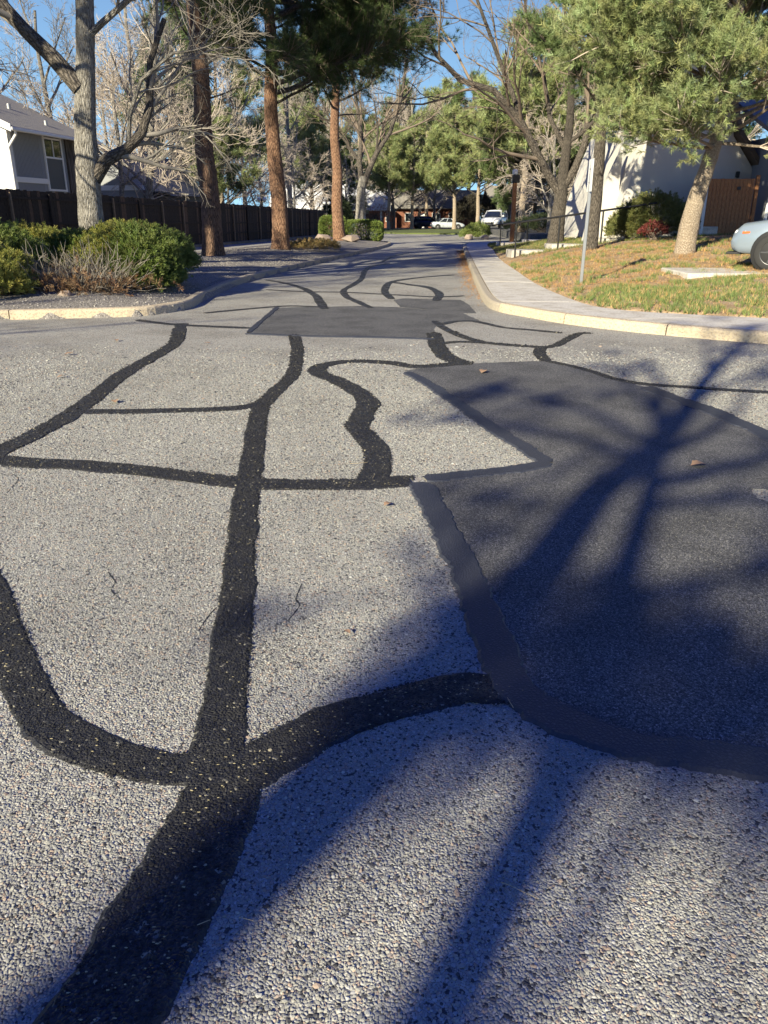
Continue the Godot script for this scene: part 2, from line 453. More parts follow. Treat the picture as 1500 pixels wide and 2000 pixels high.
	M.cedar_dark = textured(ramp_tex(grain, 512, [[0, .1, .09, .085], [1, .24, .21, .19]]), Vector3(.3, 2.5, .3), 0.85, grain_t, 0.5)
	M.stucco = textured(ramp_tex(fine, 512, [[0, .5, .475, .43], [.5, .59, .565, .52], [1, .65, .63, .585]]), Vector3(.9, .9, .9), 0.95, fine_t, 0.8)
	M.siding = textured(ramp_tex(fine, 512, [[0, .24, .25, .265], [1, .31, .32, .335]]), Vector3(.5, 4, .5), 0.8)
	M.siding_white = textured(ramp_tex(fine, 512, [[0, .68, .68, .67], [1, .8, .8, .79]]), Vector3(2, 2, 2), 0.7)
	M.white = plain(.78, .78, .77, .55)
	M.shingle = textured(ramp_tex(fine, 512, [[0, .14, .13, .12], [.5, .25, .235, .215], [1, .36, .34, .315]]), Vector3(.7, .7, .7), 0.95, fine_t, 1.0)
	M.roof_brown = plain(.11, .085, .065, .95)
	M.roof_pale = textured(ramp_tex(fine, 512, [[0, .5, .51, .52], [.5, .66, .67, .68], [1, .78, .78, .78]]), Vector3(2, 2, 2), 0.9)
	M.brick = textured(ramp_tex(fine, 512, [[0, .09, .035, .022], [.5, .2, .08, .05], [1, .33, .16, .1]]), Vector3(1, 1, 1), 0.9)
	M.dark = plain(.02, .02, .022, .7)
	M.glass = plain(.015, .02, .025, .06)
	M.glass.metallic_specular = 0.7
	M.screen = plain(.06, .07, .085, .5)
	M.black_metal = plain(.012, .012, .014, .45)
	M.zinc = textured(ramp_tex(fine, 512, [[0, .3, .31, .32], [1, .5, .51, .52]]), Vector3(.3, .6, .3), 0.45)
	M.zinc.metallic = 0.6
	M.rubber = plain(.022, .022, .023, .8)
	M.alloy = plain(.1, .1, .105, .35, .8)
	M.alloy_bright = plain(.5, .5, .52, .3, .9)
	M.globe = plain(.85, .85, .83, .25)
	M.amber = plain(.6, .13, .03, .3)
	M.red_glass = plain(.35, .02, .02, .25)
	M.lens = plain(.7, .72, .74, .1)
	M.leaf_dry = plain(.33, .21, .13, .85)
	M.leaf_dry.cull_mode = BaseMaterial3D.CULL_DISABLED
	M.straw = plain(.5, .4, .24, .9)
	M.rock = textured(ramp_tex(fine, 512, [[0, .2, .15, .12], [.5, .36, .28, .23], [1, .5, .42, .36]]), Vector3(.6, .6, .6), 0.9, fine_t, 2.0)
	M.stone = plain(1, 1, 1, .8)
	M.stone.vertex_color_use_as_albedo = true

func paint(r: float, g: float, b: float, metal := 0.3) -> StandardMaterial3D:
	var m := plain(r, g, b, .35, metal)
	m.clearcoat_enabled = true
	m.clearcoat = 1.0
	m.clearcoat_roughness = 0.05
	return m

# ---- the ground

const STREET_LEFT := [-15.0, -11.0, -9.0, -11.75]
const ISLE_BACK := [0.3, -46.0, 0.35, -49.5, -0.6, -52.5, -3.0, -55.0, -5.0, -50.0, -7.4, -38.0, -9.4, -28.0, -11.5, -19.0, -15.0, -13.0]
const STREET_RIGHT := [11.0, -6.4, 7.5, -8.2]
const LANE_END := [4.5, -45.6, 5.2, -48.4, 6.8, -50.4, 9.0, -51.3]
const WALK_START := [13.0, -8.0, 8.2, -10.0]
const WALK_END := [5.4, -42.5, 6.1, -46.4, 7.4, -48.6, 9.4, -49.8]

var walk_line := PackedVector2Array()
var lawn_poly := PackedVector2Array()
var isle_poly := PackedVector2Array()
var ground_mask := PackedByteArray()

func ribbon(line: PackedVector2Array, width: float, high: float, uneven: float, sd: int, skirt := 0.012) -> Mesh:
	# a band poured on the road: flat top, sloping thin edges, edges that wander
	var far := line[0].length()
	for q in line:
		far = minf(far, q.length())
	var p := smoothed(line, 0.03 if far < 6.0 else 0.08)
	var a := Acc.new()
	a.smooth = false
	var rows: Array[PackedVector3Array] = []
	for i in p.size():
		var t := (p[mini(i + 1, p.size() - 1)] - p[maxi(i - 1, 0)]).normalized()
		var s := Vector2(-t.y, t.x)
		var w0 := width * 0.5 * (1.0 + 0.34 * relief.get_noise_2d(i * 0.05 + sd * 9.0, sd)) + uneven * relief.get_noise_2d(i * 0.5, sd * 3.0)
		var w1 := width * 0.5 * (1.0 + 0.34 * relief.get_noise_2d(i * 0.05 + sd * 17.0, sd + 40.0)) + uneven * relief.get_noise_2d(i * 0.5, sd * 5.0 + 50.0)
		var tip := minf(1.0, 0.55 + 0.2 * mini(i, p.size() - 1 - i))
		var row := PackedVector3Array()
		for d in [[-w0 * tip - skirt, 0.0006], [-w0 * tip, high], [w1 * tip, high], [w1 * tip + skirt, 0.0006]]:
			row.append(Vector3(p[i].x + s.x * d[0], d[1], p[i].y + s.y * d[0]))
		rows.append(row)
	for i in rows.size() - 1:
		for k in 3:
			a.quad(rows[i][k], rows[i][k + 1], rows[i + 1][k + 1], rows[i + 1][k], Vector3.UP)
	return a.mesh()

func kerb(called: String, line: PackedVector2Array, inward: float, m: Material, old: Material, change: float, piece: float) -> void:
	var root := Node3D.new()
	root.name = called
	root.set_meta("kind", "structure")
	add_child(root, true)
	var p := smoothed(line, 0.2)
	var i := 0
	while i < p.size() - 1:
		var a := Acc.new()
		a.smooth = false
		var rows: Array[PackedVector3Array] = []
		var run := 0.0
		var j := i
		while j < p.size() and run < piece:
			var t := (p[mini(j + 1, p.size() - 1)] - p[maxi(j - 1, 0)]).normalized()
			var s := Vector2(-t.y, t.x) * inward
			var at := p[j]
			if j == i:
				at += t * 0.008
			if j > i:
				run += p[j].distance_to(p[j - 1])
			if run >= piece or j == p.size() - 1:
				at -= t * 0.008
			var row := PackedVector3Array()
			var chip := 0.006 * relief.get_noise_2d(j * 0.7, 3.0)
			for d in [[0.0, -0.02], [0.012 + chip, 0.1], [0.022 + chip, 0.125], [0.045, 0.142], [0.15, 0.146], [0.165, 0.13], [0.168, 0.0]]:
				row.append(Vector3(at.x + s.x * d[0], d[1] + chip * 0.6, at.y + s.y * d[0]))
			rows.append(row)
			j += 1
		for q in rows.size() - 1:
			for k in 6:
				a.quad(rows[q][k], rows[q][k + 1], rows[q + 1][k + 1], rows[q + 1][k], Vector3(0, 1, 0) if k in [2, 3] else (rows[q][k] - (rows[q][0] + rows[q][6]) / 2.0))
		for e in [0, rows.size() - 1]:
			var out := (rows[0][0] - rows[1][0]) if e == 0 else (rows[e][0] - rows[e - 1][0])
			for k in range(1, 6):
				a.tri(rows[e][0], rows[e][k], rows[e][k + 1], out.normalized())
		var o := obj("kerb_section", a.mesh(), m if -p[i].y < change else old, root)
		i = maxi(j - 1, i + 1)

func ragged(p: PackedVector2Array) -> PackedVector2Array:
	var out := PackedVector2Array()
	for i in p.size():
		var a := p[i]
		var b := p[(i + 1) % p.size()]
		var n := maxi(1, int(a.distance_to(b) / 0.06))
		var s := (b - a).orthogonal().normalized()
		for j in n:
			out.append(a.lerp(b, j / float(n)) + s * (0.02 * relief.get_noise_2d(i * 9.0 + j * 0.35, 7.0) + 0.008 * relief.get_noise_2d(i * 31.0 + j * 1.3, 3.0)))
	return out

func off_line(q: Vector2, line: PackedVector2Array) -> float:
	var best := 1e9
	for i in line.size() - 1:
		best = minf(best, q.distance_squared_to(Geometry2D.get_closest_point_to_segment(q, line[i], line[i + 1])))
	return sqrt(best)

func lawn_height(x: float, z: float) -> float:
	var q := Vector2(x, z)
	var s := off_line(q, walk_line)
	if not Geometry2D.is_point_in_polygon(q, lawn_poly):
		return 0.138 - 3.0 * s
	var k := lerpf(0.1, 0.27, smoothstep(-17.0, -26.0, z))
	var most := lerpf(0.95, 0.36, smoothstep(-33.0, -45.0, z))
	return 0.138 + most * (1.0 - exp(-s * k)) + 0.025 * minf(1.0, s) * relief.get_noise_2d(x * 0.45, z * 0.45) + 0.012 * minf(1.0, s * 3.0) * relief.get_noise_2d(x * 2.1, z * 2.1)

func isle_height(x: float, z: float) -> float:
	var q := Vector2(x, z)
	var s := off_line(q, isle_poly)
	if not Geometry2D.is_point_in_polygon(q, isle_poly):
		return 0.09 - 3.0 * s
	s -= 0.17
	return 0.1 + (0.27 * (1.0 - exp(-s * 0.55)) if s > 0.0 else 0.0) + 0.02 * minf(1.0, maxf(s, 0.0)) * relief.get_noise_2d(x * 0.8, z * 0.8)

func field(x0: float, x1: float, z0: float, z1: float, step: float, high: Callable) -> Mesh:
	var a := Acc.new()
	var nx := int((x1 - x0) / step)
	var nz := int((z1 - z0) / step)
	var h := PackedFloat32Array()
	for j in nz + 1:
		for i in nx + 1:
			h.append(maxf(-0.3, high.call(x0 + i * step, z0 + j * step)))
	var used := {}
	for j in nz:
		for i in nx:
			var k := j * (nx + 1) + i
			var corner := [k, k + 1, k + nx + 2, k + nx + 1]
			if maxf(maxf(h[corner[0]], h[corner[1]]), maxf(h[corner[2]], h[corner[3]])) < -0.1:
				continue
			for c in corner:
				if not used.has(c):
					used[c] = a.v.size()
					var ci: int = c % (nx + 1)
					var cj: int = c / (nx + 1)
					a.v.append(Vector3(x0 + ci * step, h[c], z0 + cj * step))
					var l: float = h[c - 1] if ci > 0 else h[c]
					var r: float = h[c + 1] if ci < nx else h[c]
					var u: float = h[c - nx - 1] if cj > 0 else h[c]
					var d: float = h[c + nx + 1] if cj < nz else h[c]
					a.n.append(Vector3(l - r, 2.0 * step, u - d).normalized())
			a.ix.append_array([used[corner[0]], used[corner[1]], used[corner[2]], used[corner[0]], used[corner[2]], used[corner[3]]])
	return a.mesh()

func cut_stone(sd: int, flat: float) -> Mesh:
	# a crushed stone: a lumpy twenty-sided solid, faces left sharp
	var r := RandomNumberGenerator.new()
	r.seed = sd
	var g := (1.0 + sqrt(5.0)) / 2.0
	var p: Array[Vector3] = []
	for s in [-1.0, 1.0]:
		for t in [-1.0, 1.0]:
			p.append_array([Vector3(0, s, t * g), Vector3(s, t * g, 0), Vector3(t * g, 0, s)])
	for i in p.size():
		p[i] = p[i].normalized() * r.randf_range(0.72, 1.1)
		p[i].y *= flat
	var a := Acc.new()
	a.smooth = false
	for i in 12:
		for j in range(i + 1, 12):
			for k in range(j + 1, 12):
				var lim := 1.35
				var ui := p[i] / Vector3(1, flat, 1)
				var uj := p[j] / Vector3(1, flat, 1)
				var uk := p[k] / Vector3(1, flat, 1)
				if ui.normalized().distance_to(uj.normalized()) < 1.06 and uj.normalized().distance_to(uk.normalized()) < 1.06 and ui.normalized().distance_to(uk.normalized()) < 1.06 and lim > 1.0:
					a.tri(p[i], p[j], p[k], (p[i] + p[j] + p[k]).normalized())
	return a.mesh()

func mark_line(line: PackedVector2Array, width: float, value: int) -> void:
	for q in smoothed(line, 0.01):
		var r := width * 0.5
		for dz in range(int(-r * 100), int(r * 100) + 1):
			for dx in range(int(-r * 100), int(r * 100) + 1):
				if dx * dx + dz * dz <= r * r * 10000.0:
					var x := int((q.x + 8.0) * 100.0) + dx
					var z := int((-q.y - 0.6) * 100.0) + dz
					if x >= 0 and x < 1600 and z >= 0 and z < 1300:
						ground_mask[z * 1600 + x] = value

func build_ground() -> void:
	var big := [-260.0, 120.0, 260.0, 120.0, 260.0, -420.0, -260.0, -420.0]
	struct("ground", slab(points(big), -0.05, -0.05), M.earth)

	# the lane, the street in front of it and the drive behind the island are one sheet of chip seal
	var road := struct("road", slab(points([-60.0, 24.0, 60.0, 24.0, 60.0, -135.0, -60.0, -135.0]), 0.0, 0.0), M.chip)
	for p in PATCH:
		obj("asphalt_patch", slab(ragged(points(p)), 0.0, 0.004), M.patch, road)
	var k := 0
	for s in TAR:
		k += 1
		obj("tar_strip", ribbon(points(s[1]), s[0], 0.0065 + 0.0003 * k / 2.0, 0.007, k), M.tar, road)
	for s in SEAL:
		k += 1
		obj("sealant_strip", ribbon(points(s[1]), s[0], 0.011 + 0.0004 * (k - 24), 0.02, k), M.seal, road)

	k = 0
	for c in CRACK:
		k += 1
		obj("crack", ribbon(points(c), 0.004, 0.0024, 0.004, 60 + k, 0.001), M.dark, road)
	# stone by stone close to the camera
	ground_mask.resize(1600 * 1300)
	for p in PATCH:
		var poly := points(p)
		var lo := poly[0]
		var hi := poly[0]
		for q in poly:
			lo = lo.min(q)
			hi = hi.max(q)
		for z in range(maxi(0, int((-hi.y - 0.6) * 100.0)), mini(1300, int((-lo.y - 0.6) * 100.0) + 1)):
			for x in range(maxi(0, int((lo.x + 8.0) * 100.0)), mini(1600, int((hi.x + 8.0) * 100.0) + 1)):
				if Geometry2D.is_point_in_polygon(Vector2(x / 100.0 - 8.0, -0.6 - z / 100.0), poly):
					ground_mask[z * 1600 + x] = 3
	for s in TAR:
		mark_line(points(s[1]), s[0] + 0.01, 1)
	for s in SEAL:
		mark_line(points(s[1]), s[0] + 0.02, 2)

	var forms := [cut_stone(11, .46), cut_stone(12, .56), cut_stone(13, .4)]
	var put := [[], [], []]
	var tint := [PackedColorArray(), PackedColorArray(), PackedColorArray()]
	var z := -0.72
	while z > -11.0:
		var pitch := 0.0068 + 0.0013 * maxf(0.0, -z - 2.2) + 0.00011 * pow(maxf(0.0, -z - 5.0), 2.0)
		var half := 0.53 * (-z * 0.934 + 0.537) + 0.1
		var x := -half
		while x < half:
			var q := Vector2(x + rng.randf_range(-.5, .5) * pitch, z + rng.randf_range(-.5, .5) * pitch)
			x += pitch
			var mx := int((q.x + 8.0) * 100.0)
			var mz := int((-q.y - 0.6) * 100.0)
			if mx < 0 or mx >= 1600 or mz < 0 or mz >= 1300:
				continue
			var on := ground_mask[mz * 1600 + mx]
			if q.x < -3.3 and q.y < -12.0:
				continue
			if on == 3 and z > -4.5 and rng.randf() < .4:
				var sz := rng.randf_range(.0012, .0032)
				put[2].append(Transform3D(Basis.from_euler(Vector3(rng.randf(), rng.randf() * TAU, rng.randf())).scaled(Vector3.ONE * sz), Vector3(q.x, .0045, q.y)))
				var lum := .05 + .22 * pow(rng.randf(), 3.0)
				tint[2].append(Color(lum, lum, lum * .96))
			if on >= 2 or (on == 1 and rng.randf() < 0.35):
				continue
			var bald := relief.get_noise_2d(q.x * 1.7, q.y * 1.7 + 90.0)
			if on == 0 and rng.randf() < 0.12 + 0.12 * bald + smoothstep(-6.0, -11.0, z):
				continue
			var size := pitch * (0.36 + 0.5 * pow(rng.randf(), 1.8))
			if rng.randf() < 0.06:
				size *= 1.6
			var b := Basis.from_euler(Vector3(rng.randf_range(-.45, .45), rng.randf() * TAU, rng.randf_range(-.45, .45))).scaled_local(Vector3(size * rng.randf_range(.8, 1.4), size, size))
			var f := rng.randi() % 3
			var c: Color
			if on == 1:
				var d := rng.randf_range(.008, .024)
				c = Color(d, d, d * 1.05)
				if rng.randf() < 0.012:
					c = Color(.3, .27, .19)
			else:
				var g := rng.randf()
				var l := rng.randf_range(.85, 1.12)
				if g < .1:
					c = Color(.06, .06, .065) * l
				elif g < .52:
					c = Color(.265, .266, .247) * l
				elif g < .87:
					c = Color(.325, .318, .28) * l
				elif g < .92:
					c = Color(.34, .265, .205) * l
				else:
					c = Color(.4, .4, .372) * l
				c *= .97 + .16 * relief.get_noise_2d(q.x * .9 + 7.0, q.y * .22) + .09 * relief.get_noise_2d(q.x * 3.1, q.y * 3.1 + 50.0)
			put[f].append(Transform3D(b, Vector3(q.x, (0.0065 if on == 1 else -0.0004) + rng.randf_range(-.0016, .0016), q.y)))
			tint[f].append(c)
		z -= pitch
	M.stone_wet = M.stone.duplicate()
	for f in 3:
		var o := scatter("chippings", forms[f], M.stone, put[f], tint[f], road)

	# kerbs, pavement
	var left := points(STREET_LEFT)
	left.append_array(points(KERB_LEFT))
	var back := points(ISLE_BACK)
	var all := left.duplicate()
	all.append_array(back)
	kerb("kerb_left", smoothed(all, 0.5), -1.0, M.kerb, M.kerb_old, 13.1, 3.0)
	isle_poly = smoothed(all, 0.5)
	var right := points(STREET_RIGHT)
	right.append_array(points(KERB_RIGHT))
	right.append_array(points(LANE_END))
	kerb("kerb_right", smoothed(right, 0.5), 1.0, M.kerb, M.kerb_old, 13.0, 1.6)
	walk_line = points(WALK_START)
	walk_line.append_array(points(WALK))
	walk_line.append_array(points(WALK_END))
	walk_line = smoothed(walk_line, 0.4)
	var inner := smoothed(right, 0.4)
	for i in inner.size():
		pass
	var walk := struct("pavement", slab(between(inner, walk_line, 0.0, 1.0, 60, 0.1), 0.0, 0.118), M.soil)
	var pieces := 34
	for i in pieces:
		obj("paving_slab", slab(between(inner, walk_line, i / float(pieces) + 0.00025, (i + 1) / float(pieces) - 0.00025, 5, 0.185), 0.1, 0.132 + 0.004 * rng.randf()), M.concrete, walk)

	lawn_poly = walk_line.duplicate()
	lawn_poly.append_array(points([30.0, -50.0, 45.0, -40.0, 45.0, -6.0]))
	struct("lawn", field(1.0, 34.0, -54.0, -5.0, 0.22, lawn_height), M.soil)
	struct("gravel_bed", field(-16.0, 1.2, -56.0, -10.5, 0.16, isle_height), M.gravel)
	# beyond the far crossing
	var far_lawn := points([-1.0, -84.0, 2.0, -79.0, 7.0, -77.0, 9.0, -80.0, 10.5, -96.0, 10.0, -106.0, -2.0, -106.0])
	struct("far_lawn", slab(far_lawn, 0.0, 0.13), M.turf)
	struct("parking_lot", slab(points([9.5, -53.0, 45.0, -51.0, 45.0, -110.0, 12.0, -110.0, 10.2, -80.0]), 0.0, 0.5), M.patch)
	struct("verge", slab(points([-30.0, 2.5, -4.4, 3.2, -3.6, 6.0, -3.2, 20.0, -30.0, 20.0]), 0.0, 0.13), M.turf)
	struct("fence_verge", slab(points([-40.0, -8.0, -19.0, -9.0, -17.2, -16.0, -13.2, -30.0, -4.2, -72.0, -40.0, -72.0]), 0.0, 0.12), M.earth)

func along(line: PackedVector2Array, f: float) -> Array:
	var total := 0.0
	for i in line.size() - 1:
		total += line[i].distance_to(line[i + 1])
	var want := clampf(f, 0.0, 1.0) * total
	for i in line.size() - 1:
		var d := line[i].distance_to(line[i + 1])
		if want <= d or i == line.size() - 2:
			return [line[i].lerp(line[i + 1], want / d), (line[i + 1] - line[i]).normalized()]
		want -= d
	return []

func between(a: PackedVector2Array, b: PackedVector2Array, f0: float, f1: float, n: int, inset: float) -> PackedVector2Array:
	var out := PackedVector2Array()
	for i in n + 1:
		var q := along(a, lerpf(f0, f1, i / float(n)))
		out.append(q[0] + Vector2(-q[1].y, q[1].x) * inset)
	for i in n + 1:
		out.append(along(b, lerpf(f1, f0, i / float(n)))[0])
	return out

# ---- trees and plants

func path(start: Vector3, dir: Vector3, length: float, segs: int, wander: float, lift: float, r: RandomNumberGenerator) -> PackedVector3Array:
	var p := PackedVector3Array([start])
	var d := dir.normalized()
	for i in segs:
		d = (d + Vector3(r.randf_range(-1, 1), r.randf_range(-1, 1), r.randf_range(-1, 1)) * wander + Vector3.UP * lift / segs).normalized()
		p.append(p[i] + d * length / segs)
	return p

func taper(n: int, r0: float, r1: float) -> PackedFloat32Array:
	var out := PackedFloat32Array()
	for i in n:
		out.append(lerpf(r0, r1, i / float(n - 1)))
	return out

func sides_for(r: float) -> int:
	return 16 if r > .15 else 9 if r > .06 else 6 if r > .025 else 4 if r > .012 else 3

func tilt(d: Vector3, angle: float, roll: float) -> Vector3:
	var s := d.cross(Vector3(.3, .9, .2)).normalized().rotated(d, roll)
	return d.rotated(s, angle)

func trunk_mesh(p: PackedVector3Array, r: PackedFloat32Array, flare := 0.35) -> Mesh:
	# resampled so that the bark can swell and crease; the foot flares into roots
	var q := PackedVector3Array()
	var w := PackedFloat32Array()
	for i in p.size() - 1:
		var k := maxi(1, int(p[i].distance_to(p[i + 1]) / 0.16))
		for j in k:
			var t := j / float(k)
			q.append(p[i].cubic_interpolate(p[i + 1], p[maxi(i - 1, 0)], p[mini(i + 2, p.size() - 1)], t))
			w.append(lerpf(r[i], r[i + 1], t))
	q.append(p[p.size() - 1])
	w.append(r[r.size() - 1])
	for i in q.size():
		w[i] *= 1.0 + flare * exp(-(q[i].y - q[0].y) * 3.2)
	var a := Acc.new()
	a.tube(q, w, 22, maxf(1.0, roundf(TAU * r[0] / .5)) * .5, 0.12, relief)
	return a.mesh()

# twigs of a bare tree; ends are kept for whatever hangs there
func twigs(a: Acc, start: Vector3, dir: Vector3, length: float, r0: float, level: int, spec: Dictionary, r: RandomNumberGenerator, ends: Array) -> void:
	var segs := 5 if level > 1 else 3
	var p := path(start, dir, length, segs, spec.wander, spec.lift, r)
	a.tube(p, taper(segs + 1, r0, r0 * .35), sides_for(r0))
	if level <= 0:
		ends.append([p[segs], (p[segs] - p[segs - 1]).normalized()])
		return
	var n: int = spec.kids[level - 1]
	for i in n:
		var f := lerpf(spec.get("from", .25), 1.0, (i + r.randf()) / n)
		var s := clampi(int(f * segs), 0, segs - 1)
		var at := p[s].lerp(p[s + 1], f * segs - s)
		var d := tilt((p[s + 1] - p[s]).normalized(), r.randf_range(.35, .95), r.randf() * TAU)
		twigs(a, at, d, length * r.randf_range(.4, .72) * (1.15 - .4 * f), maxf(r0 * lerpf(.55, .3, f), spec.thin), level - 1, spec, r, ends)

func bare_tree(called: String, label: String, at: Vector3, stem: PackedVector3Array, r0: float, r1: float, limbs: Array, bark: Material, twig: Material, spec: Dictionary, sd: int, group := "") -> Node3D:
	# stem: points from the base up; limbs: [height share, direction, length, radius, bend points (optional)]
	var r := RandomNumberGenerator.new()
	r.seed = sd
	var t := thing(called, label, "tree", at, 0.0, group)
	obj("trunk", trunk_mesh(stem, taper(stem.size(), r0, r1)), bark, t)
	var a := Acc.new()
	for l in limbs:
		var p: PackedVector3Array
		if l.size() > 4:
			p = PackedVector3Array(l[4])
		else:
			var f: float = l[0] * (stem.size() - 1)
			var s := clampi(int(f), 0, stem.size() - 2)
			p = path(stem[s].lerp(stem[s + 1], f - s), l[1], l[2], 7, .13, .5, r)
		var b := Acc.new()
		var w := taper(p.size(), l[3], l[3] * .35)
		b.tube(p, w, sides_for(l[3]) + 2, .5, .18, relief)
		obj("limb", b.mesh(), bark, t)
		var long := 0.0
		for i in p.size() - 1:
			long += p[i].distance_to(p[i + 1])
		var n: int = spec.get("first", 9)
		for i in n:
			var f := lerpf(.22, 1.0, (i + r.randf() * .8) / n) * (p.size() - 1)
			var s := clampi(int(f), 0, p.size() - 2)
			var d := tilt((p[s + 1] - p[s]).normalized(), r.randf_range(.3, .9), r.randf() * TAU)
			twigs(a, p[s].lerp(p[s + 1], minf(f - s, 1.0)), d, long * r.randf_range(.3, .55), maxf(w[s] * .5, .012), spec.levels, spec, r, [])
	obj("crown", a.mesh(), twig, t)
	return t

func tuft(n: int, long: float, wide: float, spread: float, along: float, sd: int) -> Mesh:
	# needles round the end of a shoot that points along +y
	var r := RandomNumberGenerator.new()
	r.seed = sd
	var a := Acc.new()
	a.smooth = false
	for i in n:
		var f := r.randf()
		var roll := r.randf() * TAU
		var open := spread * r.randf_range(.45, 1.0)
		var d := Vector3(sin(open) * cos(roll), cos(open), sin(open) * sin(roll))
		var s := d.cross(Vector3(r.randf_range(-1, 1), r.randf_range(-1, 1), r.randf_range(-1, 1))).normalized() * wide * .5
		var b := Vector3(0, along * f, 0)
		var l := long * r.randf_range(.7, 1.1)
		a.v.append_array([b - s, b + s, b + d * l])
		var k := a.v.size()
		a.ix.append_array([k - 3, k - 2, k - 1])
	return a.mesh()

func spray(n: int, long: float, wide: float, sd: int) -> Mesh:
	# a branchlet of small flat leaves, along +y
	var r := RandomNumberGenerator.new()
	r.seed = sd
	var a := Acc.new()
	a.smooth = false
	for i in n:
		var f := r.randf()
		var roll := r.randf() * TAU
		var open := r.randf_range(.3, .95)
		var d := Vector3(sin(open) * cos(roll), cos(open), sin(open) * sin(roll))
		var l := long * .42 * (1.15 - f * .6) * r.randf_range(.7, 1.1)
		var s := d.cross(Vector3(r.randf_range(-1, 1), r.randf_range(-1, 1), r.randf_range(-1, 1))).normalized() * wide * .5
		var b := Vector3(0, long * f * .75, 0)
		a.v.append_array([b, b + d * l * .5 + s, b + d * l, b + d * l * .5 - s])
		var k := a.v.size()
		a.ix.append_array([k - 4, k - 3, k - 2, k - 4, k - 2, k - 1])
	return a.mesh()

func aim(d: Vector3, roll: float) -> Basis:
	var y := d.normalized()
	var x := y.cross(Vector3(.37, .2, .9)).normalized().rotated(y, roll)
	return Basis(x, y, x.cross(y))

func shade_of(base: Color, r: RandomNumberGenerator, spread := .3) -> Color:
	var l := r.randf_range(1.0 - spread, 1.0 + spread)
	return Color(base.r * l * r.randf_range(.88, 1.12), base.g * l, base.b * l * r.randf_range(.85, 1.1))

var TUFT := {}

func pine(called: String, label: String, at: Vector3, stem: PackedVector3Array, r0: float, r1: float, limbs: Array, bark: Material, wood: Material, kind: String, green: Color, spec: Dictionary, sd: int, group := "") -> Node3D:
	# limbs: [height above base, compass direction (0 = +x, 90 = away), length, rise, radius, fullness]
	var r := RandomNumberGenerator.new()
	r.seed = sd
	var t := thing(called, label, "tree", at, 0.0, group)
	obj("trunk", trunk_mesh(stem, taper(stem.size(), r0, r1), spec.get("flare", .35)), bark, t)
	var where := []
	var tint := PackedColorArray()
	var small := Acc.new()
	var size: float = spec.get("size", 1.0)
	var top := stem[stem.size() - 1].y
	for l in limbs:
		var i := 0
		while i < stem.size() - 2 and stem[i + 1].y < l[0]:
			i += 1
		var start := stem[i].lerp(stem[i + 1], clampf((l[0] - stem[i].y) / maxf(stem[i + 1].y - stem[i].y, .01), 0, 1))
		var dir := Vector3(cos(deg_to_rad(l[1])), l[3], -sin(deg_to_rad(l[1]))).normalized()
		var p := path(start, dir, l[2], 8, spec.get("wander", .14), spec.get("lift", .55), r)
		var b := Acc.new()
		b.tube(p, taper(9, l[4], l[4] * .3), sides_for(l[4]) + 1, .5, .15, relief)
		obj("limb", b.mesh(), wood, t)
		var full: float = l[5]
		var shoots := int(spec.get("shoots", 16) * l[2] / 3.0 * maxf(full, .35))
		for k in shoots:
			var f := pow(r.randf(), .75)
			f = lerpf(spec.get("bare", .3), 1.0, f)
			var s := clampi(int(f * 8), 0, 7)
			var base := p[s].lerp(p[s + 1], f * 8 - s)
			var d := tilt((p[s + 1] - p[s]).normalized(), r.randf_range(.4, 1.15), r.randf() * TAU)
			d = (d + Vector3.UP * spec.get("turn_up", .25)).normalized()
			var q := path(base, d, l[2] * r.randf_range(.12, .3), 3, .22, .3, r)
			small.tube(q, taper(4, .014 * size, .006), 3)
			if r.randf() > full:
				continue
			var many: int = spec.get("tufts", 7)
			for m in many:
				var g := lerpf(spec.get("tip", .25), 1.0, r.randf())
				var v := clampi(int(g * 3), 0, 2)
				var o: Vector3 = q[v].lerp(q[v + 1], g * 3 - v) + Vector3(r.randf_range(-1, 1), r.randf_range(-.7, .9), r.randf_range(-1, 1)) * .13 * size * spec.get("loose", 1.0)
				var face := (q[v + 1] - q[v]).normalized() + Vector3(r.randf_range(-1, 1), r.randf_range(-.5, 1), r.randf_range(-1, 1)) * .8
				where.append(Transform3D(aim(face, r.randf() * TAU).scaled(Vector3.ONE * size * r.randf_range(.75, 1.25)), o))
				tint.append(shade_of(green, r))
	if small.v.size():
		obj("twigs", small.mesh(), spec.get("twig", M.twig_brown), t).set_meta("kind", "stuff")
	var o := scatter("crown", TUFT[kind], M.needle, where, tint, t)
	return t

func upright(h: float, lean: Vector2, r: RandomNumberGenerator, n := 8, wob := .05) -> PackedVector3Array:
	var p := PackedVector3Array()
	for i in n + 1:
		var f := i / float(n)
		p.append(Vector3(lean.x * f + (r.randf_range(-wob, wob) if i > 0 else 0.0), h * f - (.15 if i == 0 else 0.0), lean.y * f + (r.randf_range(-wob, wob) if i > 0 else 0.0)))
	return p

func whorls(low: float, high: float, step: float, long: float, r: RandomNumberGenerator, full := 1.0, thick := .05, rise := .15) -> Array:
	var out := []
	var y := low
	while y < high:
		var f := (y - low) / (high - low)
		out.append([y, r.randf() * 360.0, long * r.randf_range(.7, 1.1) * (1.0 - .75 * f * f), rise + r.randf_range(-.15, .3) + .4 * f, thick * (1.1 - .6 * f), full * r.randf_range(.8, 1.1)])
		y += step * r.randf_range(.6, 1.4)
	return out

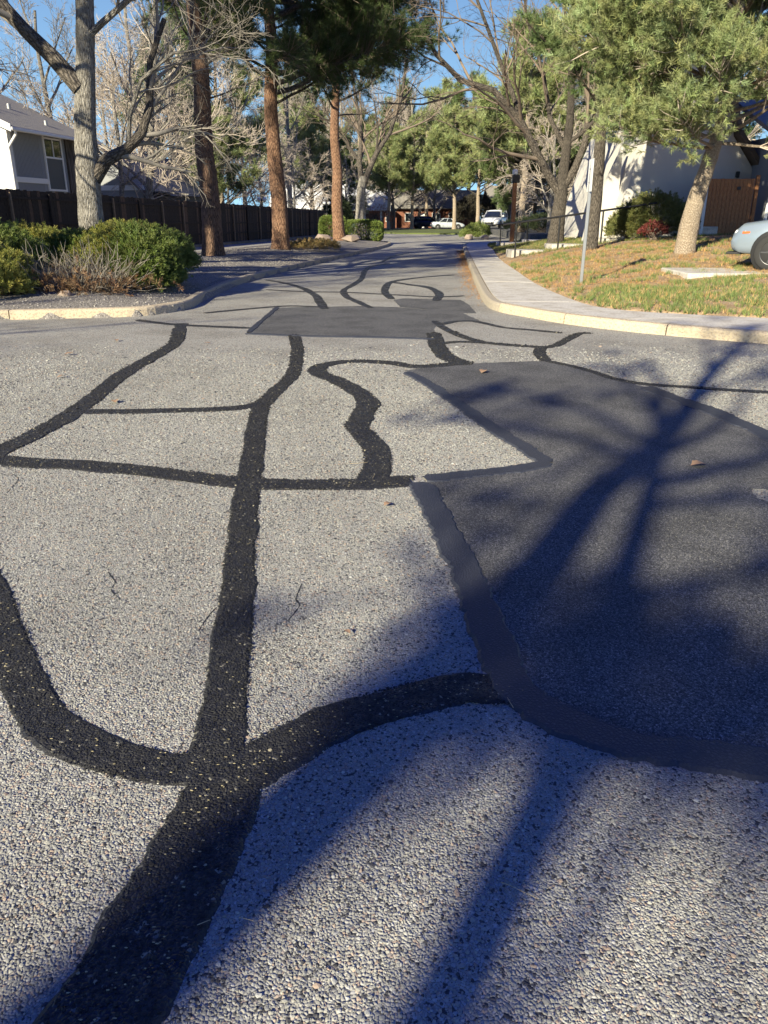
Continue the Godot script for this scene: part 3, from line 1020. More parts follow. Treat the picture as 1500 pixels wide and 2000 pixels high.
func blob_bush(called: String, label: String, at: Vector3, lobes: Array, n: int, mesh: Mesh, green: Color, sd: int, inner := true, group := "") -> Node3D:
	# a shrub: sprays standing off a lumpy body of overlapping lobes [centre, radii], woody stems inside
	var r := RandomNumberGenerator.new()
	r.seed = sd
	var t := thing(called, label, "shrub", at, 0.0, group)
	var where := []
	var tint := PackedColorArray()
	var total := 0.0
	for l in lobes:
		total += l[1].x * l[1].z
	var stems := Acc.new()
	for l in lobes:
		var c: Vector3 = l[0]
		var s: Vector3 = l[1]
		var hue: Color = l[2] if l.size() > 2 else green
		for i in int(n * s.x * s.z / total):
			var d := Vector3(r.randfn(), absf(r.randfn()) * .9 - .15, r.randfn()).normalized()
			var k := lerpf(.72, 1.03, sqrt(r.randf())) * (1.0 + .16 * relief.get_noise_3d(d.x * 2.2 + c.x * 3.0, d.y * 2.2, d.z * 2.2 + c.z * 3.0))
			var o := c + d * s * k
			if o.y < .02:
				continue
			var face := d + Vector3(0, .45, 0) + Vector3(r.randf_range(-1, 1), r.randf_range(-1, 1), r.randf_range(-1, 1)) * .55
			where.append(Transform3D(aim(face, r.randf() * TAU).scaled(Vector3.ONE * r.randf_range(.7, 1.3)), o))
			tint.append(shade_of(hue, r, .28))
		if inner:
			for i in 26:
				var d := Vector3(r.randf_range(-1, 1), r.randf_range(.15, 1), r.randf_range(-1, 1)).normalized()
				var foot := Vector3(c.x + r.randf_range(-.2, .2) * s.x, 0.0, c.z + r.randf_range(-.2, .2) * s.z)
				var q := path(foot, (c + d * s * .95 - foot).normalized(), foot.distance_to(c + d * s * .95), 5, .16, .1, r)
				stems.tube(q, taper(6, .018, .005), 4)
	if stems.v.size():
		obj("stems", stems.mesh(), M.twig_brown, t)
	scatter("foliage", mesh, M.leaf, where, tint, t)
	return t

func make_tufts() -> void:
	TUFT.long = tuft(30, .2, .0075, 1.15, .1, 1)       # ponderosa
	TUFT.short = tuft(46, .095, .0075, 1.2, .15, 2)    # pinyon
	TUFT.far = tuft(16, .34, .03, 1.25, .2, 3)         # trees beyond 40 m
	TUFT.juniper = spray(36, .24, .0085, 4)
	TUFT.box = spray(14, .12, .02, 5)
	TUFT.grass = tuft(7, .085, .006, .6, .0, 6)

func ground_at(x: float, z: float) -> float:
	return maxf(0.0, lawn_height(x, z) if x > 1.0 else isle_height(x, z))

func stem_to(pts: Array) -> PackedVector3Array:
	return PackedVector3Array(pts)

func build_trees() -> void:
	make_tufts()
	var r := RandomNumberGenerator.new()
	r.seed = 404
	var bare := {"wander": .16, "lift": .12, "kids": [3, 4, 5], "levels": 2, "thin": .006, "first": 9}

	# -- the island
	var a := Vector3(-6.4, 0.3, -18.0)
	var t1 := bare_tree("broadleaf_tree", "tall bare grey-barked tree rising out of the juniper shrubs", a,
		stem_to([Vector3(0, -.25, 0), Vector3(-.02, 1, 0), Vector3(.05, 2.2, 0), Vector3(.12, 3.2, -.05), Vector3(.3, 4.6, -.1), Vector3(.48, 6.2, -.1), Vector3(.7, 8.2, 0), Vector3(.8, 10.5, .2), Vector3(.9, 12.5, 0)]), .29, .08,
		[[0, 0, 0, .17, [Vector3(.1, 3.7, 0), Vector3(-.35, 4.25, .05), Vector3(-.85, 4.75, .1), Vector3(-1.4, 5.4, .1), Vector3(-2.1, 6.3, 0), Vector3(-2.6, 7.6, -.2), Vector3(-3.0, 9, 0)]],
		[0, 0, 0, .145, [Vector3(.15, 1.95, 0), Vector3(.5, 2.35, .05), Vector3(.95, 2.55, .1), Vector3(1.3, 2.85, .05), Vector3(1.5, 3.35, 0), Vector3(1.55, 4.2, -.2), Vector3(1.9, 5.0, -.3)]],
		[0, 0, 0, .055, [Vector3(1.0, 2.6, .1), Vector3(1.15, 3.2, .25), Vector3(1.5, 3.8, .4), Vector3(2.2, 4.25, .5), Vector3(2.9, 4.3, .6)]],
		[.5, Vector3(1, .5, .3), 4.0, .07], [.56, Vector3(-.6, .7, -.7), 4.0, .08], [.62, Vector3(.9, .6, -.4), 4.2, .08], [.7, Vector3(-.5, .6, .8), 3.6, .07], [.8, Vector3(.5, .8, .3), 3.2, .06], [.88, Vector3(-.7, .8, -.2), 3.0, .05]],
		M.bark_grey, M.twig_grey, {"wander": .26, "lift": -.12, "kids": [3, 4, 4], "levels": 3, "thin": .0045, "first": 9}, 51)
	for i in [1, 2]:
		t1.get_child(i).material_override = M.bark_dark  # darker bark paints the shade on these two limbs

	var p2 := whorls(5.7, 14.5, .3, 3.9, r, 1.0)
	for l in [[4.6, 20, 2.2, .15, .03, 0.0], [5.2, 195, 2.4, .3, .04, .1], [5.5, 330, 2.6, .1, .035, .05], [5.9, 100, 2.8, .2, .04, .2], [6.1, 250, 2.6, .25, .04, .15]]:
		p2.append(l)
	pine("pine_tree", "thick red-brown pine trunk beside the end of the juniper shrubs", Vector3(-5.7, .3, -27.0), upright(15.5, Vector2(-.1, 0), r, 9, .1), .34, .07, p2, M.bark_pine_brown, M.bark_dark, "long", Color(.1, .13, .042), {"shoots": 44, "tufts": 8, "size": 1.1, "turn_up": .05, "bare": .25, "wander": .2}, 61, "pines along the island")
	var p3 := whorls(5.9, 15.0, .36, 4.4, r, 1.0, .05)
	for l in [[5.2, 10, 3.6, .25, .06, .25], [5.9, 350, 6.2, .16, .1, 1.1], [6.6, 20, 5.4, .35, .1, 1.1], [6.2, 335, 5.6, .1, .08, 1.1], [7.3, 0, 6.4, .25, .1, 1.2], [8.0, 345, 6.6, .2, .1, 1.2], [7.0, 40, 5.0, .3, .08, 1.1], [6.1, 175, 2.9, .45, .08, .7], [6.4, 200, 3.0, .2, .06, .7], [7.2, 165, 3.4, .3, .07, .9], [5.6, 355, 6.4, .12, .1, 1.2], [6.3, 5, 6.0, .1, .09, 1.2], [6.9, 345, 6.5, .12, .09, 1.2], [8.6, 10, 6.2, .2, .1, 1.2], [9.2, 350, 6.0, .25, .1, 1.2]]:
		p3.append(l)
	pine("pine_tree", "sunlit orange-brown pine with the heavy dark crown reaching over the lane", Vector3(-4.2, .3, -33.0), upright(16.0, Vector2(-.1, .1), r, 9, .1), .34, .07, p3, M.bark_pine, M.bark_dark, "long", Color(.075, .11, .036), {"shoots": 62, "tufts": 9, "size": 1.1, "turn_up": 0.0, "bare": .15, "lift": .25, "wander": .2}, 62, "pines along the island")
	var p4 := whorls(6.6, 15.0, .34, 3.8, r, .9, .06)
	for l in [[6.0, 180, 2.6, .1, .05, .1], [6.3, 0, 2.4, .1, .05, .1], [5.0, 330, 2.2, .3, .04, 0.0]]:
		p4.append(l)
	var slim := pine("pine_tree", "slimmer pine trunk standing between the clipped hedges", Vector3(-2.5, .32, -46.0), upright(16.0, Vector2(-.2, 0), r, 9, .12), .33, .07, p4, M.bark_pine, M.bark_dark, "long", Color(.1, .125, .045), {"shoots": 20, "tufts": 7, "size": 1.3}, 63, "pines along the island")

	# -- the lawn side
	var ty := ground_at(7.85, -21.2)
	var pr := whorls(3.4, 9.5, .17, 3.9, r, 1.15, .05, .1)
	for l in [[2.5, 200, 2.9, -.03, .045, .9], [2.5, 240, 2.6, -.06, .045, .9], [2.6, 340, 2.4, -.05, .045, 1.0], [2.7, 200, 3.0, .1, .05, .55], [2.9, 160, 3.5, .05, .05, .9], [3.0, 10, 2.8, .3, .06, .5], [2.8, 330, 2.6, .25, .05, .8], [3.1, 250, 2.8, .1, .05, .9], [3.2, 120, 3.0, .15, .05, .9], [3.4, 185, 3.6, .1, .06, 1.0], [3.9, 195, 3.8, .12, .06, 1.0], [4.4, 175, 3.9, .15, .06, 1.0], [5.0, 190, 3.8, .15, .06, 1.0], [3.7, 225, 4.0, .1, .06, 1.1], [4.7, 230, 3.8, .1, .06, 1.1], [5.4, 210, 4.0, .1, .06, 1.1], [5.9, 180, 4.2, .1, .06, 1.1], [3.6, 265, 3.2, .0, .05, 1.1], [4.2, 290, 3.0, .0, .05, 1.1], [3.3, 310, 2.6, .0, .05, 1.1], [5.2, 270, 3.2, .05, .05, 1.1], [6.4, 240, 3.6, .1, .05, 1.1]]:
		pr.append(l)
	pine("pinyon_pine", "pale pine leaning on the lawn in front of the white house", Vector3(7.85, ty, -21.2),
		stem_to([Vector3(0, -.2, 0), Vector3(.06, .8, 0), Vector3(.2, 1.6, 0), Vector3(.38, 2.4, 0), Vector3(.5, 3.1, 0), Vector3(.5, 4.5, 0), Vector3(.6, 6.5, 0), Vector3(.6, 9.8, 0)]), .26, .05, pr, M.bark_pale, M.bark_pale, "short", Color(.25, .29, .13), {"shoots": 34, "tufts": 15, "size": 1.5, "tip": .62, "twig": M.twig_pale, "bare": .35, "flare": .2, "loose": 1.5}, 71)
	var p5 := whorls(3.9, 12.0, .3, 2.3, r, .95, .04)
	pine("pine_tree", "narrow dark pine directly behind the edge-on road sign", Vector3(6.3, ground_at(6.3, -24.8), -24.8), upright(12.5, Vector2(.15, 0), r), .19, .05, p5, M.bark_dark, M.bark_dark, "short", Color(.11, .16, .055), {"shoots": 26, "tufts": 12, "size": 1.6, "tip": .6}, 72)
	ty = ground_at(6.65, -31.6)
	bare_tree("broadleaf_tree", "big many-limbed bare tree behind the black handrail", Vector3(6.65, ty, -31.6),
		stem_to([Vector3(0, -.2, 0), Vector3(.03, .8, 0), Vector3(.08, 1.7, 0), Vector3(.1, 2.3, 0), Vector3(.15, 3.2, 0), Vector3(.2, 4.6, 0), Vector3(.1, 6.5, 0), Vector3(.3, 9, 0)]), .3, .07,
		[[0, 0, 0, .17, [Vector3(.05, 1.75, 0), Vector3(-.4, 2.3, .1), Vector3(-1.0, 3.2, .2), Vector3(-1.7, 4.3, .2), Vector3(-2.7, 5.2, .3), Vector3(-3.9, 5.5, .4), Vector3(-4.8, 6.3, .4), Vector3(-5.4, 7.2, .4)]],
		[0, 0, 0, .15, [Vector3(.1, 1.9, 0), Vector3(.5, 2.6, .1), Vector3(.8, 3.5, .1), Vector3(.85, 4.8, 0), Vector3(.3, 6.0, 0), Vector3(.1, 7.5, 0), Vector3(-.3, 9.5, 0)]],
		[0, 0, 0, .1, [Vector3(-1.5, 4.0, .2), Vector3(-2.0, 5.2, 0), Vector3(-2.6, 6.4, 0), Vector3(-3.4, 8.0, .2), Vector3(-3.8, 9.6, 0)]],
		[0, 0, 0, .1, [Vector3(.15, 3.2, 0), Vector3(-.5, 4.4, -.3), Vector3(-.8, 5.8, -.4), Vector3(-1.6, 7.6, -.2), Vector3(-1.9, 9.6, 0)]],
		[.6, Vector3(.8, .6, .3), 4, .08], [.8, Vector3(-.3, .8, .6), 4, .07]],
		M.bark_dark, M.twig_brown, {"wander": .25, "lift": .0, "kids": [3, 4, 4], "levels": 3, "thin": .006, "first": 9}, 81)

	# -- further off: a few patterns set out again and again, each tree its own object
	var tall := {"wander": .2, "lift": .2, "kids": [3, 4, 4], "levels": 3, "thin": .011, "first": 7}
	var bare_a := bare_tree("broadleaf_tree", "bare pale tree whose bowed trunk shows above the dark fence", Vector3(-15.2, .1, -56.0), upright(11, Vector2(-1.6, 0), r, 8, .15), .22, .06,
		[[.25, Vector3(.7, .7, .2), 4.5, .1], [.35, Vector3(-.8, .6, .1), 4.5, .1], [.45, Vector3(.2, .7, -.7), 4.5, .09], [.55, Vector3(.9, .5, .3), 4, .08], [.65, Vector3(-.7, .7, .4), 4, .08], [.75, Vector3(.3, .9, .5), 3.5, .07], [.85, Vector3(-.3, .9, -.4), 3, .06]], M.bark_grey, M.twig_pale, tall, 91, "bare trees beyond the fence")
	var bare_b := bare_tree("broadleaf_tree", "straight whitish bare trunk just left of the thick pine", Vector3(-14.6, .1, -58.0), upright(13, Vector2(.3, 0), r, 8, .1), .26, .07,
		[[.2, Vector3(.9, .5, .2), 3.5, .1], [.3, Vector3(-.7, .7, .3), 4.5, .11], [.4, Vector3(.6, .7, -.4), 4.5, .1], [.5, Vector3(-.8, .6, -.3), 4.5, .09], [.6, Vector3(.5, .8, .5), 4.5, .09], [.7, Vector3(-.4, .9, .3), 4, .08], [.85, Vector3(.3, .9, -.2), 3, .06]], M.bark_grey, M.twig_grey, tall, 92, "bare trees beyond the fence")
	var fork := bare_tree("broadleaf_tree", "grey forked tree rising behind the clipped hedge", Vector3(-1.95, .0, -63.0),
		stem_to([Vector3(0, -.2, 0), Vector3(.1, 1.5, 0), Vector3(.2, 3.2, 0), Vector3(.4, 4.4, 0)]), .36, .3,
		[[0, 0, 0, .24, [Vector3(.3, 3.6, 0), Vector3(.8, 4.8, 0), Vector3(1.4, 6.0, 0), Vector3(2.4, 7.4, 0), Vector3(3.2, 9.5, 0), Vector3(3.6, 12, 0)]],
		[0, 0, 0, .22, [Vector3(.3, 3.8, 0), Vector3(.1, 5.4, 0), Vector3(.3, 7.0, 0), Vector3(0, 9.0, 0), Vector3(-.5, 12, 0)]],
		[0, 0, 0, .12, [Vector3(.1, 5.4, 0), Vector3(-.9, 6.8, 0), Vector3(-1.8, 7.8, .3), Vector3(-2.8, 9.8, .3)]],
		[0, 0, 0, .1, [Vector3(1.4, 6.0, 0), Vector3(1.5, 7.6, .4), Vector3(1.2, 9.6, .5)]]], M.bark_dark, M.twig_brown, tall, 93)
	fork.get_child(0).material_override = M.bark_grey
	var far_a := pine("pine_tree", "yellow-green pine with a pale trunk on the far lawn", Vector3(8.9, .13, -104.0), upright(13, Vector2(-.3, 0), r), .26, .08, whorls(3.6, 13.0, .24, 4.6, r, 1.0, .07), M.bark_pale, M.bark_dark, "far", Color(.24, .275, .115), {"shoots": 14, "tufts": 7, "size": 1.25, "loose": 2.0}, 94, "pines round the far lawn")
	var far_b := pine("pine_tree", "dark green pine hanging low over the lane's far bend", Vector3(10.6, .4, -66.0), upright(11, Vector2(.2, 0), r), .2, .06, whorls(2.4, 11.0, .2, 3.3, r, 1.0, .05), M.bark_dark, M.bark_dark, "far", Color(.11, .155, .055), {"shoots": 16, "tufts": 7, "size": 1.0, "loose": 1.6}, 95, "pines round the far lawn")
	var low_a := bare_tree("broadleaf_tree", "twiggy pale bare tree spreading over the fence behind the thick pine", Vector3(-12.5, .1, -66.0), upright(7, Vector2(.3, 0), r, 6, .12), .13, .04,
		[[.15, Vector3(.8, .5, .2), 3.4, .07], [.22, Vector3(-.8, .5, .1), 3.4, .07], [.3, Vector3(.2, .6, -.7), 3.2, .06], [.36, Vector3(.9, .4, .3), 3.2, .06], [.45, Vector3(-.7, .5, .4), 3, .06], [.55, Vector3(.3, .7, .5), 3, .05], [.7, Vector3(-.3, .8, -.4), 2.5, .05]], M.bark_grey, M.twig_pale, {"wander": .28, "lift": -.1, "kids": [4, 4, 4], "levels": 3, "thin": .011, "first": 8}, 96, "bare trees beyond the fence")

	for q in [
		[bare_b, "bare trunk seen past the tall grey tree, over the low house", -19.5, -50.0, 2.1, .95],
		[bare_a, "bare tree whose twigs spread over the grey house roof", -22.0, -46.0, 4.0, 1.0],
		[bare_a, "tall bare tree between the first and second pine", -12.8, -78.0, 1.2, 1.15],
		[bare_b, "tall bare tree showing between the second and third pine", -10.5, -92.0, .6, 1.25],
		[low_a, "low twiggy tree over the fence between the second and third pine", -8.6, -80.0, 2.4, 1.1],
		[low_a, "pinkish twiggy tree in front of the pale far roof", -4.2, -96.0, 3.9, 1.2],
		[low_a, "twiggy bare tree beside the whitish bare trunk", -17.0, -63.0, 5.1, 1.2],
		[bare_a, "bare tree between the tall grey tree and the thick pine", -13.6, -47.0, 3.1, 1.1],
		[low_a, "low bare tree just behind the fence, left of the thick pine", -14.6, -46.0, .2, 1.25],
		[bare_b, "bare tree behind the low dark grey house", -20.5, -72.0, 2.6, 1.4],
		[bare_a, "bare tree above the brick house behind the hedge", .8, -122.0, 2.9, 1.3],
		[bare_b, "tall bare tree filling the gap over the middle of the lane", 4.5, -138.0, 4.4, 1.5],
		[bare_a, "bare tree rising behind the silver sedan", 9.0, -134.0, 5.6, 1.5],
		[bare_b, "bare tree behind the white van", 14.5, -104.0, 1.0, 1.3],
		[bare_a, "bare tree behind the white off-road car", 20.0, -92.0, .3, 1.25],
		[bare_b, "bare tree over the blue pickup", 23.0, -76.0, 3.3, 1.1],
		[low_a, "tangle of pale twigs left of the big many-limbed tree", 11.6, -58.0, .5, 1.15],
		[low_a, "low grey twigs hanging between the far lawn and the handrail", 14.6, -70.0, 2.2, 1.3],
		[bare_b, "tall bare tree rising between the two dark pine crowns", 12.8, -44.0, 5.0, .95],
		[bare_a, "bare tree standing behind the white house's left corner", 15.5, -42.0, 1.9, .9],
		[bare_b, "far bare tree over the end of the fence", -7.5, -125.0, 2.0, 1.4],
		[bare_a, "far bare tree left of the forked tree", -13.5, -118.0, 3.0, 1.4],
		[low_a, "low pale twigs behind the fence, left of the whitish bare trunk", -20.5, -62.0, .3, 1.5],
		[low_a, "twiggy tree in the gap right of the whitish bare trunk", -14.0, -72.0, 2.8, 1.5],
		[low_a, "spreading twiggy tree left of the second pine over the fence", -12.4, -84.0, 4.6, 1.6],
		[low_a, "spreading twiggy tree right of the second pine over the fence", -9.2, -104.0, 1.1, 1.7],
		[low_a, "pinkish bare tree over the brick house's left end", 1.4, -118.0, 3.0, 1.5],
		[low_a, "low bare tree behind the dark navy car", 7.6, -126.0, .9, 1.7],
		[bare_a, "tallest far bare tree over the end of the lane", 1.0, -150.0, 1.5, 1.8],
		[bare_b, "far bare tree high behind the slimmer pine", -7.0, -148.0, 2.5, 1.7],
		[bare_a, "far bare tree high over the brown house", 24.0, -132.0, 4.0, 1.7],
		[low_a, "bare twigs over the white off-road car's roof", 17.4, -84.0, 3.6, 1.4],
	]:
		copy(q[0], q[1], Vector3(q[2], 0.0, q[3]), q[4], q[5])
	for q in [
		[far_a, "pale-trunked pine just behind the silver sedan's bonnet", 11.6, -102.0, 1.3, 1.0],
		[far_a, "pine standing left of the dark car", 3.8, -112.0, 2.6, .95],
		[far_a, "slender pine by the brick house, left of the dark car", .6, -108.0, 4.0, .9],
		[far_a, "pale green pine over the fence, right of the thick pine", -11.8, -60.0, 3.2, .62],
		[far_a, "green pine between the second and third pine, behind the fence", -8.4, -98.0, .7, .95],
		[far_b, "dark pine against the pale roof behind the third pine", -5.2, -100.0, 5.0, 1.0],
		[far_a, "tall pine behind the white van", 15.8, -96.0, 2.2, 1.1],
		[far_b, "dark pine beyond the handrail's lower end", 13.2, -72.0, 1.6, .95],
		[far_a, "bright yellow-green young pine behind the blue pickup", 19.5, -74.0, .9, .6],
		[far_b, "dark pine towering above the white house", 18.0, -46.0, 3.5, 1.2],
		[far_a, "olive pine rising behind the big many-limbed tree", 10.4, -62.0, 4.4, 1.05],
		[far_b, "pine high above the grey house behind the fence", -17.5, -72.0, 2.0, 1.45],
		[far_a, "far pine closing the view over the lane", 6.4, -124.0, 5.5, 1.15],
		[far_a, "far pine left of the forked tree", -3.6, -128.0, 5.8, 1.2],
		[far_b, "dark far pine beyond the parked cars", 17.5, -116.0, 4.9, 1.5],
		[far_b, "dark pine between the many-limbed tree and the sign", 17.0, -62.0, .2, 1.2],
		[far_a, "sunlit pine behind the many-limbed tree's right fork", 13.6, -64.0, 2.0, .9],
		[far_a, "far pine over the pale roof's left end", -14.0, -130.0, .4, 1.5],
		[far_b, "far dark pine just right of the second pine", -11.0, -136.0, 3.7, 1.8],
		[far_b, "far dark pine behind the brick house", 2.6, -142.0, 1.9, 1.9],
		[far_a, "far olive pine behind the brick house's right end", 10.2, -144.0, 2.9, 1.6],
		[far_b, "far dark pine between the far lawn and the brown house", 14.0, -138.0, .9, 1.9],
		[far_a, "far pine over the brown house", 21.0, -128.0, 4.6, 1.6],
		[far_b, "dark pine behind the bare twigs right of the lane", 20.5, -104.0, 5.2, 1.6],
		[far_b, "dark pine filling the gap left of the white house", 22.0, -70.0, 1.2, 1.7],
		[far_a, "green pine behind the whitish bare trunk", -16.5, -84.0, 2.7, 1.3],
	]:
		copy(q[0], q[1], Vector3(q[2], 0.0 if q[2] < 9.0 else .3, q[3]), q[4], q[5])

	# -- more trees on the island, left of the picture: their shadows stripe the lane
	copy(bare_b, "bare tree on the island just outside the picture's left edge", Vector3(-12.6, .25, -15.8), 1.0, .8)
	copy(bare_b, "tall bare tree on the verge behind the camera, nearest the street", Vector3(-20.0, .13, 4.0), .7, 1.25)
	copy(slim, "pine on the island just outside the picture's left edge", Vector3(-10.0, .25, -13.3), 1.3, 1.0)
	copy(slim, "second pine on the island outside the picture's left edge", Vector3(-12.6, .25, -12.7), 3.9, 1.0)
	copy(slim, "third pine on the island outside the picture's left edge", Vector3(-9.1, .25, -12.6), 2.6, .8)
	copy(bare_b, "slender bare tree on the island beside the pine outside the picture", Vector3(-14.0, .25, -14.6), 5.2, 1.15)
	copy(t1, "large bare tree on the island's far left end", Vector3(-12.8, .2, -20.0), 3.4, .95)
	copy(bare_b, "bare tree on the drive's verge outside the picture's left edge", Vector3(-19.0, .1, -13.0), 4.4, .9)
	# -- trees behind the camera on the left: only their shadows reach the picture
	build_shadow_trees(r)

func build_shadow_trees(r: RandomNumberGenerator) -> void:
	var dir := Vector2(sin(deg_to_rad(SUN_AZ)), -cos(deg_to_rad(SUN_AZ)))
	var side := Vector2(-dir.y, dir.x)
	var slope := tan(deg_to_rad(SUN_EL))
	var back := 12.0
	# where the crown's clumps lie, seen along the sun: [metres down-sun on the road, metres across, size]
	# the tree as the sun sees it: limbs and clumps in [metres down-sun on the road, metres across]
	var feet := dir * -back + side * -.8
	var t := thing("pine_tree", "tall many-stemmed pine behind the camera whose shadow crosses the dark patch", "tree", Vector3(feet.x, .13, feet.y))
	var spot := func(d: float, s: float, deep: float) -> Vector3:
		var w: Vector2 = dir * deep + side * (s + .8)
		return Vector3(w.x, (d + back - deep) * slope - .13, w.y)
	var small := Acc.new()
	var ends := []
	for l in [
		[.125, [-12.0, -.62, -6.0, -.5, -1.0, -.46, 1.0, -.5, 2.0, -.57, 3.35, -.82, 4.4, -1.0, 5.3, -1.18, 6.5, -1.5, 7.6, -1.75, 8.95, -2.3], 0],
		[.2, [-12.0, -.95, -5.0, -1.0, 0.0, -1.08, 1.4, -1.08, 2.4, -1.1, 2.9, -1.12, 4.2, -1.26, 5.3, -1.22, 6.6, -1.3, 8.0, -1.45, 9.9, -1.55, 12.0, -1.56], 0],
		[.04, [.2, -.5, 1.0, -.36, 1.84, -.29, 2.6, -.1, 3.3, .3], 1], [.055, [4.9, -1.1, 5.3, -1.7, 5.4, -2.4, 5.3, -2.9], 1], [.05, [5.3, -1.2, 6.1, -1.9, 6.45, -2.4, 6.6, -2.9], 1], [.06, [5.2, -1.15, 6.0, -1.0, 7.0, -.95, 7.9, -1.07, 9.0, -1.0], 1],
		[.06, [4.6, -1.0, 5.2, -.7, 6.0, -.35, 6.9, -.3, 8.2, -.2], 1], [.05, [4.2, -.95, 4.6, -.5, 5.0, -.1, 5.5, .3], 1], [.05, [3.0, -.75, 3.5, -.35, 4.0, .1, 4.4, .5], 1], [.05, [6.3, -1.45, 7.2, -1.9, 7.9, -2.2, 8.4, -2.6], 1], [.05, [7.0, -1.35, 8.2, -1.2, 9.6, -1.0, 11.0, -.9], 1], [.045, [8.4, -1.5, 9.8, -1.8, 11.4, -2.1], 1],
		[.05, [2.2, -1.1, 2.5, -1.35, 2.8, -1.6, 3.0, -1.9], 1], [.05, [1.8, -.55, 2.2, -.2, 2.6, .2, 2.8, .7], 1],
	]:
		var p := PackedVector3Array()
		var deep := 0.0
		for i in range(0, l[1].size(), 2):
			p.append(spot.call(l[1][i], l[1][i + 1], deep))
			deep += r.randf_range(-.25, .25) * l[2]
		if l[2] == 0:
			p[0].y = -.1
		var b := Acc.new()
		b.tube(p, taper(p.size(), l[0], l[0] * (.35 if l[2] == 0 else .4)), 9)
		obj("trunk" if l[2] == 0 else "limb", b.mesh(), M.bark_pine_brown, t)
		if l[2] == 1 and l[1][0] > 2.0:
			for k in 5:
				var f := r.randf_range(.3, 1.0) * (p.size() - 1)
				var s := clampi(int(f), 0, p.size() - 2)
				var o := p[s].lerp(p[s + 1], minf(f - s, 1.0))
				var q := path(o, tilt((p[s + 1] - p[s]).normalized(), r.randf_range(.4, .9), r.randf() * TAU), r.randf_range(.4, .9), 3, .2, .1, r)
				small.tube(q, taper(4, .016, .008), 4)
				ends.append([q[3], r.randf_range(.1, .18)])
	obj("twigs", small.mesh(), M.twig_brown, t).set_meta("kind", "stuff")
	for c in [[2.25, -.9, .2], [2.5, -.6, .24], [2.7, -.2, .24], [2.75, .25, .28], [3.0, .2, .2], [2.45, -.3, .17], [2.45, -1.1, .2], [2.75, -.85, .22], [3.05, .5, .3], [2.2, -.65, .14], [2.6, -.4, .2],
		[.45, -1.1, .16], [.8, -1.15, .16], [1.2, -1.15, .16], [1.6, -1.12, .18], [1.95, -1.1, .2], [1.05, -.98, .12], [1.5, -.97, .12],
		[4.9, -.75, .2], [4.75, -.2, .24], [5.2, .1, .26], [4.5, .3, .26], [5.6, -.5, .2], [6.9, -.35, .22], [8.2, -.25, .26], [9.6, -.7, .26], [4.7, -1.5, .18], [5.4, -2.3, .2], [6.4, -2.35, .18], [10.6, -1.5, .26], [11.8, -1.55, .26], [9.9, -1.55, .2]]:
		ends.append([spot.call(c[0], c[1], r.randf_range(-.6, .6)), c[2]])
	for q in [[1.75, -.9], [1.85, -.78], [1.95, -.7], [1.65, -1.0], [1.6, -.88], [1.8, -1.05]]:
		ends.append([spot.call(q[0], q[1], r.randf_range(-.4, .4)), .12])
	for i in 7:
		for j in 4:
			ends.append([spot.call(3.2 + .3 * i + r.randf_range(-.1, .1), -.12 + .3 * j + r.randf_range(-.1, .1), r.randf_range(-.6, .6)), .16])
	for i in 5:
		for j in 8:
			if r.randf() > .1:
				ends.append([spot.call(1.9 + .2 * i + r.randf_range(-.06, .06), -1.2 + .24 * j + r.randf_range(-.08, .08), r.randf_range(-.5, .5)), .19])
	var where := []
	var tint := PackedColorArray()
	for e in ends:
		var rad: float = e[1]
		for k in int(430 * rad * rad) + 7:
			var o := Vector3(r.randfn(), r.randfn(), r.randfn()) * rad * .45
			where.append(Transform3D(aim(o + Vector3(0, .1, 0), r.randf() * TAU).scaled(Vector3.ONE * .6), e[0] + o))
			tint.append(shade_of(Color(.08, .11, .04), r))
	scatter("crown", TUFT.long, M.needle, where, tint, t)
	bare_tree("broadleaf_tree", "bare tree on the street corner out to the left", Vector3(-17.5, .13, 3.2), upright(11, Vector2(.4, 0), r), .24, .06,
		[[.3, Vector3(.7, .7, .2), 4.0, .09], [.38, Vector3(-.8, .6, .1), 4.0, .09], [.45, Vector3(.2, .7, -.7), 4.0, .08], [.55, Vector3(.9, .5, .3), 4, .07], [.65, Vector3(-.7, .7, .4), 4, .07], [.75, Vector3(.3, .9, .5), 3.5, .06]], M.bark_grey, M.twig_grey, {"wander": .18, "lift": .1, "kids": [3, 4], "levels": 2, "thin": .007, "first": 8}, 122)

